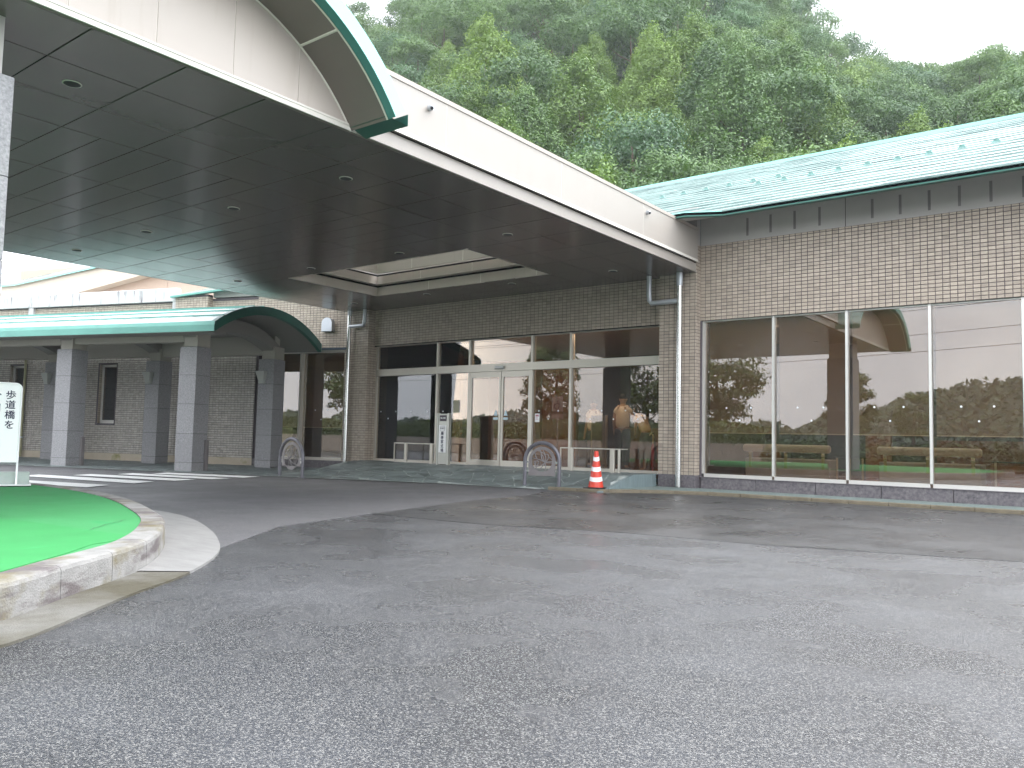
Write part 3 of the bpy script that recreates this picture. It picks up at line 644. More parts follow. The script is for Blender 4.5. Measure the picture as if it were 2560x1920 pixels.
# roof with horizontal sheet laps and snow guards
EZ, SL = 5.2, .45
eave = [(-30, 13.7), (-6.61, 13.7), (-5.98, 14.0), (X1W + 3, 14.0)]
rf = MB()
def rz(y): return EZ + SL * max(0, y - 14.0)
rf.add([(-30, 13.7, EZ), (-6.61, 13.7, EZ), (-5.98, 14.0, EZ), (-30, 14.0, EZ)], [(0, 1, 2, 3)])
rf.add([(-17.5, 14.0, EZ), (9, 14.0, EZ), (9, 21.6, rz(21.6)), (-17.5, 21.6, rz(21.6)), (9, 29.2, EZ), (-17.5, 29.2, EZ)], [(0, 1, 2, 3), (3, 2, 4, 5)])
rf.v = [(max(x, -17.5), y, z) for x, y, z in rf.v]
roof = rf.build('roof', M['roof_metal'], hall)
yl = 13.99; k = 0; random.seed(3)
while yl < 21.5:
    wd = .40; m1 = MB(); z0, z1 = rz(yl) + .004, rz(yl + wd) + .004
    segs = np.linspace(-17.5, 9, 14)
    for xa, xb in zip(segs, segs[1:]):
        h = [random.uniform(.008, .02) for _ in range(4)]
        m1.add([(xa, yl, z0 + .018 + h[0]), (xb, yl, z0 + .018 + h[1]), (xb, yl + wd, z1 + .002), (xa, yl + wd, z1 + .002), (xa, yl, z0 - .002), (xb, yl, z0 - .002)], [(0, 1, 2, 3), (4, 5, 1, 0)])
    m1.build('roof_sheet', M['roof_metal'], roof); yl += wd - .02; k += 1
sg = MB().add([(-.09, 0, 0), (.09, 0, 0), (.06, .02, .055), (-.06, .02, .055), (0, .16, .03), (0, -.05, .0), (-.03, .01, .085), (.03, .01, .085)], [(5, 1, 2, 7, 6, 3, 0), (0, 3, 4), (1, 4, 2), (3, 6, 4), (6, 7, 4), (7, 2, 4)]).mesh('snow_guard', M['snow_guard'])
for x in [-1.96 - .565 * i for i in range(9)] + [-1.96 + .565 * (i + 1) for i in range(13)]: link('snow_guard', sg, None, roof, (x + 6.85, 17.08 - YW, rz(17.08) + .02))
for i in range(14): x = -6.3 - .58 * i; link('snow_guard', sg, None, roof, (x + 6.85, 17.82 - YW, rz(17.82) + .02))
MB().box(-17.5, 9, 21.52, 21.7, rz(21.6) - .02, rz(21.6) + .06).build('ridge_cap', M['green_light'], roof)
# eave: dark recess over a green lip, and soffit board
ev = [(-17.5, 13.7), (-6.61, 13.7), (-5.98, 14.0), (9, 14.0)]
def along(mb, pts, d0, d1, z0, z1):
    for (xa, ya), (xb, yb) in zip(pts, pts[1:]): mb.add([(xa, ya + d0, z0), (xb, yb + d0, z0), (xb, yb + d0, z1), (xa, ya + d0, z1), (xa, ya + d1, z0), (xb, yb + d1, z0), (xb, yb + d1, z1), (xa, ya + d1, z1)], [(0, 1, 2, 3), (7, 6, 5, 4), (0, 4, 5, 1), (3, 2, 6, 7)])
m1 = MB(); along(m1, ev, .03, .10, EZ - .05, EZ - .0); m1.build('eave_recess', M['gap'], roof)
m1 = MB(); along(m1, ev, -.0, .10, EZ - .075, EZ - .05); m1.build('eave_lip', M['green_dark'], roof)
m1 = MB(); along(m1, ev, .0, .05, EZ - .0, EZ + .02); m1.build('eave_edge', M['green_light'], roof)
m1 = MB(); m1.add([(-17.5, 13.8, EZ - .06), (-6.6, 13.8, EZ - .06), (-5.95, 14.1, EZ - .06), (9, 14.1, EZ - .06), (9, YW + .1, 5.60), (-17.5, YW + .1, 5.60)], [(0, 1, 2, 3, 4, 5)]); m1.build('eave_soffit', M['plaster'], roof)
# ================================================================ PORCH CANOPY
ZS, XR, XL, YN, YF = 4.307, -6.885, -17.16, -.5, 15.03
can = thing('porch_canopy', 'wide entrance canopy with dark panelled soffit and green arched vault', 'canopy', (-12, 7.3, 0))
SKY = (-14.52, -9.49, 10.885, 13.40)
gx = [-6.93 - .852 * i for i in range(13)]; gy0 = 3.06; P_ = .8665
gyl = [gy0 + P_ * k for k in range(-4, 15)]
pan = MB()
def panel(x0, x1, y0, y1):
    g_ = .007
    y0c, y1c = max(y0, YN + .03), min(y1, YF)
    if y1c - y0c < .05: return
    rects = [(x0, x1, y0c, y1c)]
    m1 = MB().bbox(x0 + g_, x1 - g_, y0c + g_, y1c - g_, 0, .02, .002)
    me = MB(); me.v = [(x, y, ZS + .02 - z) for x, y, z in m1.v]; me.f = [f[::-1] for f in m1.f]
    cx, cy = (x0 + x1) / 2, (y0c + y1c) / 2; tw = random.uniform(-.0012, .0012); tv = random.uniform(-.0012, .0012)
    me.v = [(x, y, z + (x - cx) * tw + (y - cy) * tv) for x, y, z in me.v]
    mesh = me.mesh('soffit_panel', M['soffit'], (cx, cy, ZS)); link('soffit_panel', mesh, None, can, (cx + 12, cy - 7.3, ZS))
def clipped(x0, x1, y0, y1):
    sx0, sx1, sy0, sy1 = SKY
    if x1 <= sx0 + .05 or x0 >= sx1 - .05 or y1 <= sy0 + .05 or y0 >= sy1 - .05: return [(x0, x1, y0, y1)]
    o_ = []
    if y0 < sy0 - .05: o_.append((x0, x1, y0, sy0))
    if y1 > sy1 + .05: o_.append((x0, x1, sy1, y1))
    return o_
rows = list(zip(gyl, gyl[1:]))
for r, (y0, y1) in enumerate(rows):
    k = r - 4
    lightrow = k % 4 == 0   # rows that carry downlights
    for i in range(12):
        x1, x0 = gx[i], gx[i + 1]
        mid = 3 <= i < 9
        if mid and not lightrow:
            if (i - 3) % 2 == 1: continue
            x0 = gx[i + 2]; ym = (y0 + y1) / 2
            for a, b_ in ((y0, ym), (ym, y1)):
                for q in clipped(x0, x1, a, b_): panel(*q)
        else:
            for q in clipped(x0, x1, y0, y1): panel(*q)
def holed(mb, z0, z1):
    sx0, sx1, sy0, sy1 = SKY
    mb.box(XL, XR - .01, YN + .01, sy0 - .06, z0, z1).box(XL, XR - .01, sy1 + .06, YF - .02, z0, z1).box(XL, sx0 - .06, sy0 - .06, sy1 + .06, z0, z1).box(sx1 + .06, XR - .01, sy0 - .06, sy1 + .06, z0, z1)
cs = MB(); holed(cs, ZS + .022, 4.42); cs.build('canopy_slab', M['gap'], can)
cs = MB(); holed(cs, 4.42, 5.06); cs.build('canopy_roof', M['plaster'], can)
# soffit border strips
B(XR - .045, XR - .001, YN, YF - .24, ZS - .001, ZS + .021).build('soffit_border', M['brown_panel'], can); B(XL, XL + .008, YN, YF, ZS - .001, ZS + .021).build('soffit_border', M['brown_panel'], can)
# downlights
dl = []
for x in (-8.21, -10.745, -13.29, -15.84):
    for y in (-.0, 3.47, 6.955, 10.435, 13.845):
        if y == -.0 : y = .2
        r_ = MB().lathe([(.088, .0), (.088, -.006), (.078, -.008), (.078, .0)], (0, 0, 0), 28)
        o = link('downlight', bpy.data.meshes.get('downlight_rim') or r_.mesh('downlight_rim', M['cream_seal'], smooth=True), None, can, (x + 12, y - 7.3, ZS + .0005))
        if 'can_in' not in bpy.data.meshes:
            me = MB().lathe([(.0775, -.002), (.0775, -.0085)], (0, 0, 0), 24).mesh('can_in', M['black'])
        s_ = bpy.data.objects.new('lens', bpy.data.meshes['can_in']); COL.objects.link(s_); s_.parent = o
# skylight well: two stepped beams and a pale shaft above
sx0, sx1, sy0, sy1 = SKY
def ringbox(mb, x0, x1, y0, y1, t, z0, z1): mb.box(x0, x1, y0 - t, y0, z0, z1).box(x0, x1, y1, y1 + t, z0, z1).box(x0 - t, x0, y0 - t, y1 + t, z0, z1).box(x1, x1 + t, y0 - t, y1 + t, z0, z1)
m1 = MB(); ringbox(m1, sx0, sx1, sy0, sy1, .06, ZS + .0, ZS + .20); sk = m1.build('skylight_well', M['cream'], can)
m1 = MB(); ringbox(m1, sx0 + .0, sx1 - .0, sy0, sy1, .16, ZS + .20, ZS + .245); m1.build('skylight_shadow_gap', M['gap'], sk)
m1 = MB(); ringbox(m1, sx0 + .14, sx1 - .14, sy0 + .14, sy1 - .14, .14, ZS + .245, ZS + .43); m1.build('skylight_beam', M['cream'], sk)
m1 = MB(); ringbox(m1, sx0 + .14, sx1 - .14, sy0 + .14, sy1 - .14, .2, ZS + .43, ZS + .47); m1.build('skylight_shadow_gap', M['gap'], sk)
m1 = MB(); ringbox(m1, sx0 + .28, sx1 - .28, sy0 + .28, sy1 - .28, .05, ZS + .47, ZS + 1.35); m1.build('skylight_shaft', M['cream'], sk)
MB().box(sx0 + .2, sx1 - .2, sy0 + .2, sy1 - .2, ZS + 1.36, ZS + 1.38).build('skylight_glass', glass('frosted_skylight', (.78, .79, .76), .1, .3), sk)
for x in (-13.1, -11.55, -10.05):
    MB().box(x - .008, x + .008, sy1 - .285, sy1 - .279, ZS + .47, ZS + 1.35).build('shaft_joint', M['cream_seal'], sk)
    MB().box(x + .15, x + .16, sy1 - .146, sy1 - .139, ZS + .245, ZS + .43).build('beam_joint', M['cream_seal'], sk); MB().box(x + .28, x + .29, sy1 - .006, sy1 + .001, ZS + .0, ZS + .20).build('beam_joint', M['cream_seal'], sk)
# right fascia: lower band, shadow gap, upper panels, cap
YE = 14.755
MB().box(XR, XR + .03, 5.95, YE, ZS - .002, 4.475).build('lower_fascia', M['fascia'], can)
MB().box(XR - .02, XR + .012, 5.9, YE, 4.475, 4.53).build('fascia_gap', M['gap'], can)
jy = [5.97, 7.353, 9.935, 12.493, 14.717]
for a, b_ in zip(jy, jy[1:]):
    f_ = MB().bbox(XR, -6.80, a + .004, b_ - .004, 4.50, 5.11, .004).build('fascia_panel', M['fascia'], can)
    MB().box(-6.801, -6.793, a + .004, b_ - .004, 4.485, 4.535).build('panel_lip', M['cream_seal'], f_)
MB().box(-7.0, -6.788, 5.62, 14.717, 5.108, 5.165).build('parapet_cap', M['cap_metal'], can)
for y in jy[1:-1]: MB().box(XR, -6.803, y - .004, y + .004, 4.5, 5.108).build('sealant_joint', M['cream_seal'], can)
for y, z in ((7.03, 4.95), (12.61, 4.975)):
    s_ = MB().tube([(-6.80, y, z), (-6.74, y, z)], [.038, .036], 14).tube([(-6.76, y, z), (-6.73, y - .03, z - .025)], .026, 12).build('overflow_spout', M['vent'], can, smooth=True)
    MB().tube([(-6.729, y - .031, z - .026), (-6.724, y - .034, z - .028)], .019, 12).build('spout_mouth', M['black'], s_)
# other fascias (far, near and left sides)
MB().box(XL - .03, XL, YN, YF - .1, ZS, 5.1).box(XL, XR, YN - .03, YN, ZS, 5.1).build('side_fascia', M['fascia'], can)
# vault: three-centred arch across the canopy, gable facing +X
YC = 2.74
def archpts(off, n=14):
    o_ = []
    r_ = 2.42; zc = 2.938
    a0 = math.asin((ZS - zc) / r_) ; a1 = math.pi / 2 * .985
    y0 = 1.14
    for i in range(n + 1):
        a = a0 + (a1 - a0) * i / n; o_.append((YC + y0 + (r_ + off) * math.cos(a), zc + (r_ + off) * math.sin(a)))
    top = o_[-1][1]
    return o_ + [(YC + y0 * .5, top + .035), (YC, top + .045), (YC - y0 * .5, top + .035)] + [(2 * YC - y, z) for y, z in o_[::-1]]
ai = archpts(0)
# tympanum panels split at the seams
seams = [5.149, 4.379, 3.60, 2.84, 2.07, 1.30, .53, -.3]
def arch_z(y):
    for (ya, za), (yb, zb) in zip(ai, ai[1:]):
        if (ya - y) * (yb - y) <= 0 and ya != yb: return za + (zb - za) * (y - ya) / (yb - ya)
    return ZS
def tymp(y0, y1):
    zt = ZS + .052
    pts = [(y0, zt), (y1, zt)]; pts += [(y, z) for y, z in ai if y0 < y < y1 and z > zt] if 0 else []
    up = sorted([(y, z) for y, z in ai if y0 < y < y1 and z > zt], reverse=True)
    poly = [(y0, zt), (y1, zt)]
    if arch_z(y1) > zt + .01: poly.append((y1, arch_z(y1)))
    poly += up
    if arch_z(y0) > zt + .01: poly.append((y0, arch_z(y0)))
    return poly
edges_ = [5.80] + seams[:-1] + [-.33]
for a, b_ in zip(edges_[1:], edges_):
    MB().extr(tymp(a + .005, b_ - .005), (0, 0, 0), (0, 1, 0), (0, 0, 1), XR - .02, XR, (1, 0, 0)).build('tympanum_panel', M['cream'], can)
MB().extr([(-.46, ZS + .05), (5.9, ZS + .05)] + [(y, z + .02) for y, z in ai], (0, 0, 0), (0, 1, 0), (0, 0, 1), XR - .05, XR - .008, (1, 0, 0)).build('tympanum_joint', M['cream_seal'], can)
MB().box(XR - .02, XR + .014, YN, 5.98, ZS + .0, ZS + .05).box(XR - .02, XR + .022, YN, 5.98, ZS + .05, ZS + .072).build('tympanum_sill', M['cream_seal'], can)
# soffit of the overhang in bent panels
XO = -6.30
def band(x0, x1, off0, off1, y_lo=-9, y_hi=99, t=0):
    A, B2 = archpts(off0), archpts(off1); mb = MB()
    for i in range(len(A) - 1):
        if not (y_lo <= (A[i][0] + A[i + 1][0]) / 2 <= y_hi): continue
        mb.add([(x0, *A[i]), (x1, *B2[i]), (x1, *B2[i + 1]), (x0, *A[i + 1])], [(0, 1, 2, 3)])
    return mb
cuts = [99, 5.15, 3.60, 2.07, .53, -9]
for hi, lo in zip(cuts, cuts[1:]): band(XR, XO, 0, .0, lo, hi).build('vault_soffit_panel', M['brown_panel'], can, smooth=True)
for y in (5.15, 3.6, 2.07, .53):
    z = arch_z(y); MB().box(XR, XO, y - .012, y + .012, z - .012, z + .004).build('soffit_seam', M['cream_seal'], can)
ri = MB(); A = archpts(-.004); ri.tube([(XR + .004, y, z) for y, z in A], .011, 8); ri.build('arch_seam', M['cream_seal'], can, smooth=True)
m1 = band(XO, XO + .025, -.012, -.012); m1.v = m1.v; m1.build('rim_trim', M['cream_seal'], can, smooth=True)
m1 = MB(); m1.v = []
for mk, x0, x1, o0, o1 in (('green_dark', XO + .025, XO + .085, -.005, .05), ('green_light', XO + .085, XO + .11, .05, .20), ('roof_metal', XO + .11, XL - .6, .20, .205)):  # rim greens carry the lip's shade and the face's sky highlight as colour
    band(x0, x1, o0, o1).build('vault_rim' if mk != 'roof_metal' else 'vault_roof', M[mk], can, smooth=True)
for yy, s_ in ((5.98, 1), (-.5, -1)):
    # closing board under the end of the overhang
    y = archpts(0)[0][0] if s_ > 0 else archpts(0)[-1][0]; y2 = y + .20 * s_
    MB().add([(XR + .03, y - .03 * s_, ZS + .03), (XO + .03, y - .03 * s_, ZS + .03), (XO + .11, y2, ZS - .03), (XR + .03, y2, ZS - .03), (XO + .11, y2 - .0, ZS + .10), (XR + .03, y2, ZS + .10)], [(0, 1, 2, 3), (3, 2, 4, 5)]).build('vault_end_board', M['green_dark'], can)
# canopy columns
for x1, x0 in ((-7.3, -8.1), (-16.0, -16.8)):
    c = B(x0 + .04, x1 - .04, 1.87, 2.55, 3.0, ZS).build('canopy_column', M['plaster'], can)
    zz = 0.
    for h in (.22, .69, .69, .69, .69, .84):
        MB().bbox(x0, x1, 1.83, 2.635, zz, zz + h - .006, .006).build('granite_block', M['granite'], c); zz += h
# ================================================================ SIDE WING
VW = 19.6
wing = thing('side_wing', 'low tiled wing with narrow windows behind the covered walkway', 'building', (-20, VW, 0), R(18))
holes_u = [(-24.55, -23.88), (-22.65, -21.98), (-20.735, -20.065), (-18.825, -18.155)]
UL = -33.0
def wallrects(mb, u0, u1, v0, v1, z0, z1, holes):
    cur = u0
    for a, b_, za, zb in holes: mb.box(cur, a, v0, v1, z0, z1).box(a, b_, v0, v1, z0, za).box(a, b_, v0, v1, zb, z1); cur = b_
    mb.box(cur, u1, v0, v1, z0, z1)
m1 = MB(); wallrects(m1, UL, -14.885, VW, VW + .3, 0, 4.9, [(a, b_, 1.12, 2.975) for a, b_ in holes_u]); m1.build('wall', M['joint'], wing)
MB().box(-14.885, -11.55, VW, VW + .3, 3.36, 5.6).box(-11.95, -11.55, VW, VW + .3, 0, 3.36).box(-14.885, -11.95, VW, VW + .3, 0, .2).box(-14.885, -14.80, VW + .0, VW + .25, .2, 3.36).build('wall', M['joint'], wing)
hl = [(a + 33 - .0, b_ + 33 + .0, 1.12 - .22, 2.975 - .22) for a, b_ in holes_u]
tiles(wing, (UL, VW, .22), (1, 0, 0), (0, -1, 0), 33 - 14.885, 3.1, hl, rough=True, matk='tile_rough', parts=(300, lambda p, q: (0 if p > 14.2 and q < 2.95 else 99) + abs(p - 18.1)), label='split-faced glazed tiles below the walkway roof')
tiles(wing, (UL, VW, .22 + 3.1), (1, 0, 0), (0, -1, 0), 33 - 14.885, 1.5)
tiles(wing, (-14.885, VW, 3.36), (1, 0, 0), (0, -1, 0), 3.3, 1.56, rough=True)
tiles(wing, (-11.95, VW, .2), (1, 0, 0), (0, -1, 0), .4, 3.16)
B(UL, -14.885, VW - .012, VW, .0, .216).build('plinth', M['base_beige'], wing); B(-14.885, -11.6, VW - .014, VW, .0, .216).build('granite_slab', M['granite_dark'], wing)
MB().box(-14.885, -14.82, VW + .0, VW + .2, .216, 3.12).build('window_reveal', M['joint'], wing)
for a, b_ in holes_u:
    f_ = MB().box(a + .0, a + .06, VW + .1, VW + .16, 1.14, 2.975).box(b_ - .05, b_, VW + .1, VW + .16, 1.14, 2.975).box(a, b_, VW + .1, VW + .16, 1.14, 1.24).box(a, b_, VW + .1, VW + .16, 2.90, 2.975).build('window_frame', M['alu'], wing)
    B(a + .06, b_ - .05, VW + .125, VW + .135, 1.24, 2.90).build('pane', M['glass_side'], f_)
    MB().box(a - .02, b_ + .02, VW - .06, VW + .1, 1.10, 1.135).build('window_sill', M['granite_dark'], wing)
    B(a, b_, VW + .26, VW + .3, 1.1, 3).build('window_back', M['dark_wall'], wing)
    tiles(wing, (a, VW + .1, 1.14), (0, -1, 0), (1, 0, 0), .1, 1.83)
# large window beside the entrance
f_ = MB().box(-14.80, -14.76, VW + .15, VW + .25, .22, 3.36).box(-13.43, -13.36, VW + .05, VW + .22, .30, 3.36).box(-12.0, -11.95, VW + .15, VW + .25, .22, 3.36).box(-14.8, -11.95, VW + .1, VW + .22, .22, .30).box(-14.8, -11.95, VW + .02, VW + .22, 3.24, 3.36).build('window_frame', M['alu_warm'], wing)
MB().box(-14.885, -11.9, VW - .03, VW + .02, 3.30, 3.365).build('lintel_flashing', mat('blue_grey_flashing', (.08, .10, .13), .35, metal=.5), wing)
B(-14.76, -12.0, VW + .18, VW + .19, .30, 3.24).build('pane', M['glass_room'], f_)
bl = MB().box(-14.7, -13.46, VW + .30, VW + .306, 1.14, 3.24).box(-13.33, -12.05, VW + .30, VW + .306, 1.14, 3.24).build('roller_blind', M['blind'], wing)
MB().box(-14.7, -12.05, VW + .295, VW + .315, 1.125, 1.142).build('blind_rail', M['cream_seal'], bl)
for x, z in ((-12.95, 1.62), (-12.55, 1.62), (-12.75, 1.36)):
    m1 = MB(); m1.extr([(math.cos(t * math.pi / 6) * .017, math.sin(t * math.pi / 6) * .017) for t in range(12)], (x, VW + .178, z), (1, 0, 0), (0, 0, 1), 0, .001, (0, -1, 0)); m1.build('glass_dot', M['white'], f_)
MB().box(-14.8, -11.7, VW + 1.8, VW + 1.9, 0, 3.5).build('inner_wall', M['dark_wall'], wing)
# upper part: white concrete parapet, posts, little green roof edge
par = MB().bbox(-27.5, -17.79, VW - .12, VW + .1, 4.86, 5.265, .02).build('parapet', M['concrete_white'], wing)
MB().box(-23.80, -23.60, VW - .10, VW - .0, 4.2, 4.86).box(-17.93, -17.76, VW - .10, VW - .0, 4.2, 4.90).box(-27.6, -27.4, VW - .10, VW, 4.2, 4.86).build('parapet_post', M['concrete_white'], wing)
MB().box(-17.70, -16.52, VW - .22, VW, 4.15, 5.0).build('wall_pier', M['joint'], wing)
tiles(wing, (-17.70, VW - .22, 4.15), (1, 0, 0), (0, -1, 0), 1.18, .78); tiles(wing, (-16.52, VW - .22, 4.15), (0, 1, 0), (1, 0, 0), .22, .78)
MB().add([(-17.8, VW - .35, 4.92), (-15.2, VW - .35, 5.12), (-15.2, VW - .35, 5.17), (-17.8, VW - .35, 4.97), (-17.8, VW - .2, 4.92), (-15.2, VW - .2, 5.12)], [(0, 1, 2, 3), (0, 4, 5, 1)]).build('roof_edge', M['green_metal'], wing)
MB().add([(-17.8, VW - .35, 4.97), (-15.2, VW - .35, 5.17), (-11.8, VW - .35, 5.4), (-11.8, VW + 5, 7.6), (-19.0, VW + 5, 6.6)], [(0, 1, 2, 3, 4)]).build('wing_roof', M['roof_metal'], wing)
MB().box(-16.5, -11.6, VW - .01, VW + .2, 4.93, 5.6).build('plaster_band', M['plaster'], wing)
MB().box(UL, -11.6, VW + .3, VW + 4, 4.6, 4.86).build('flat_roof', M['plaster'], wing)
vh = MB(); vp = [(math.cos(a) * .165, math.sin(a) * .165) for a in np.linspace(0, math.pi, 13)]
vh.extr(vp + [(-.165, -.22), (.165, -.22)], (-12.46, VW - .005, 4.03), (1, 0, 0), (0, 0, 1), 0, .17, (0, -1, 0)); o = vh.build('vent_hood', M['vent'], wing, smooth=True)
B(-12.60, -12.32, VW - .15, VW - .02, 3.795, 3.809).build('vent_mesh', M['black'], o)
dp = MB().tube([(-23.78, VW - .09, 0.03), (-23.78, VW - .09, 3.3)], .04, 12).build('downpipe', mat('olive_pipe', (.34, .33, .2), .4, metal=.4), wing, smooth=True)
MB().tube([(-23.78, VW - .09, .62), (-23.78, VW - .09, .66)], .052, 12).build('pipe_bracket', M['vent'], dp)
# ================================================================ REAR BUILDING
rear = thing('rear_building', 'beige gabled hall with green-edged white roof rising behind the parapet', 'building', (-22, 22, 0), R(18))
MB().box(-28.0, -17.5, 22.5, 23, 0, 6.9).build('wall', M['peach_wall'], rear)
for a, b_ in ((-28.2, -23.5), (-23.48, -20.9), (-20.88, -17.6)): MB().extr([(a, 4.5), (b_, 4.5), (b_, 6.05 + .105 * (b_ + 28)), (a, 6.05 + .105 * (a + 28))], (0, 0, 0), (1, 0, 0), (0, 0, 1), 22.44, 22.5, (0, 1, 0)).build('wall_panel', M['peach_wall'], rear)
MB().extr([(-28.3, 5.5), (-25.4, 5.68), (-20, 6.62), (-18, 6.9), (-18, 7.2), (-23.7, 6.67), (-27.6, 6.24), (-28.3, 6.22)], (0, 0, 0), (1, 0, 0), (0, 0, 1), 22.0, 22.4, (0, 1, 0)).build('gable_band', M['beige_wall'], rear)
MB().box(-29.2, -28.31, 22.1, 22.6, 0, 6.0).build('corner_pier', M['beige_wall'], rear)
MB().add([(-31, 21.9, 6.14), (-27.54, 21.9, 6.20), (-23.7, 21.9, 6.66), (-17, 21.9, 7.40), (-17, 21.9, 7.47), (-23.7, 21.9, 6.745), (-27.54, 21.9, 6.28), (-31, 21.9, 6.22)], [(0, 1, 6, 7), (1, 2, 5, 6), (2, 3, 4, 5)]).build('roof_edge', M['green_light'], rear)
MB().add([(-31, 21.9, 6.22), (-27.54, 21.9, 6.28), (-23.7, 21.9, 6.745), (-17, 21.9, 7.47), (-17, 30, 11.5), (-31, 30, 10.2)], [(0, 1, 2, 3, 4, 5)]).build('roof', M['roof_metal'], rear)
# ================================================================ COVERED WALKWAY
walk = thing('covered_walkway', 'covered walkway with green arched roof on square granite columns', 'walkway', (-18, 17.2, 0), R(18))
U1, VA, VB = -12.6, 15.05, 19.42; VM = (VA + VB) / 2; HW = (VB - VA) / 2
def seg(z0, sag, hw=HW, n=24):
    r_ = (hw * hw + sag * sag) / (2 * sag); a = math.asin(hw / r_)
    return [(VM + r_ * math.sin(t), z0 + r_ * math.cos(t) - (r_ - sag)) for t in np.linspace(-a, a, n + 1)]
outer_, inner_ = seg(3.46, .645), seg(3.225, .66)
def surf(P, u0, u1, flip=False):
    mb = MB()
    for (a, za), (b_, zb) in zip(P, P[1:]):
        q = [(u0, a, za), (u1, a, za), (u1, b_, zb), (u0, b_, zb)]; mb.add(q[::-1] if flip else q, [(0, 1, 2, 3)])
    return mb
wr = surf(outer_, UL - 1, U1 - .02).build('walkway_roof', M['roof_metal'], walk, smooth=True)
for i in range(2, 23, 2):
    (a, za) = outer_[i]; MB().box(UL - 1, U1 - .03, a - .01, a + .01, za - .01, za + .022).build('standing_seam', M['green_metal'], wr)
surf(inner_, UL - 1, U1 - .1, True).build('walkway_ceiling', M['walk_soffit'], walk, smooth=True)
m1 = MB()
for i in range(24):
    q = [(U1, *inner_[i]), (U1, *inner_[i + 1]), (U1, *outer_[i + 1]), (U1, *outer_[i])]; m1.add(q, [(0, 1, 2, 3)])
    q2 = [(U1 - .12, *inner_[i]), (U1 - .12, *inner_[i + 1]), (U1, *inner_[i + 1]), (U1, *inner_[i])]; m1.add(q2, [(0, 1, 2, 3)])
    q3 = [(U1, *outer_[i]), (U1, *outer_[i + 1]), (U1 - .1, outer_[i + 1][0], outer_[i + 1][1] + .012), (U1 - .1, outer_[i][0], outer_[i][1] + .012)]; m1.add(q3, [(0, 1, 2, 3)])
m1.build('gable_rim', M['green_dark'], walk, smooth=True)
MB().box(UL - 1, U1, VA - .02, VA, 3.235, 3.385).build('eave_fascia', M['green_metal'], walk)
MB().add([(UL - 1, VA - .02, 3.385), (U1, VA - .02, 3.385), (U1, VA, 3.47), (UL - 1, VA, 3.47)], [(0, 1, 2, 3)]).build('eave_roll', M['green_metal'], walk)
MB().box(UL - 1, U1, VB, VB + .02, 3.235, 3.47).build('eave_fascia', M['green_metal'], walk)
MB().box(UL - 1, U1 - .12, VA, 15.58, 3.225, 3.245).build('eave_soffit', M['walk_soffit'], walk)
for v0 in (15.63, 18.67): MB().box(UL - 1, -13.58, v0, v0 + .22, 3.085, 3.60 if v0 > 18 else 3.4).build('walkway_beam', mat('walkway_beam', (.36, .34, .29), .7) if v0 < 16 else bpy.data.materials['walkway_beam'], walk)
bm_ = bpy.data.materials['walkway_beam']
for ku, u in enumerate((-14.0, -17.9, -21.8, -25.7, -29.6)):
    # arched transverse rib
    P1 = [(v, z - .02) for v, z in seg(3.3, .52, 1.7)]; P2 = [(v, z) for v, z in seg(3.05, .42, 1.62)][::-1]
    m1 = MB().extr(P1 + P2, (0, 0, 0), (0, 1, 0), (0, 0, 1), u + .06, u + .44, (1, 0, 0)); m1.build('arched_rib', M['walk_soffit'], walk)
    for v in (15.55, 18.55):
        c = MB().box(u + .10, u + .49, v + .02, v + .46, 2.965, 3.30).build('walkway_column', bm_, walk)
        zs_ = [.0, .206, .888, 1.592, 2.28, 2.96]
        for a, b_ in zip(zs_, zs_[1:]): MB().bbox(u, u + .5, v, v + .5, a, b_ - .006, .004).build('granite_block', M['granite'], c)
        MB().box(u + .01, u + .49, v + .01, v + .49, 0, 2.95).build('column_joint', M['gap'], c)
        if v > 18:
            l_ = MB(); a0 = [(u + .02, v - .17), (u + .30, v - .17), (u + .30, v), (u + .02, v)]; b0 = [(u + .09, v - .11), (u + .25, v - .11), (u + .25, v), (u + .09, v)]
            l_.add([(x, y, 2.285) for x, y in b0] + [(x, y, 2.36) for x, y in b0] + [(x, y, 2.62) for x, y in a0], [(3, 2, 1, 0), (8, 9, 10, 11)] + [(r + i, r + (i + 1) % 4, r + 4 + (i + 1) % 4, r + 4 + i) for r in (0, 4) for i in range(4)])
            l_.build('wall_lamp', M['lamp_cover'], c)
        else: MB().bbox(u + .5, u + .56, v + .40, v + .5, 0, .74, .005).build('cable_duct', M['plate_grey'], c)
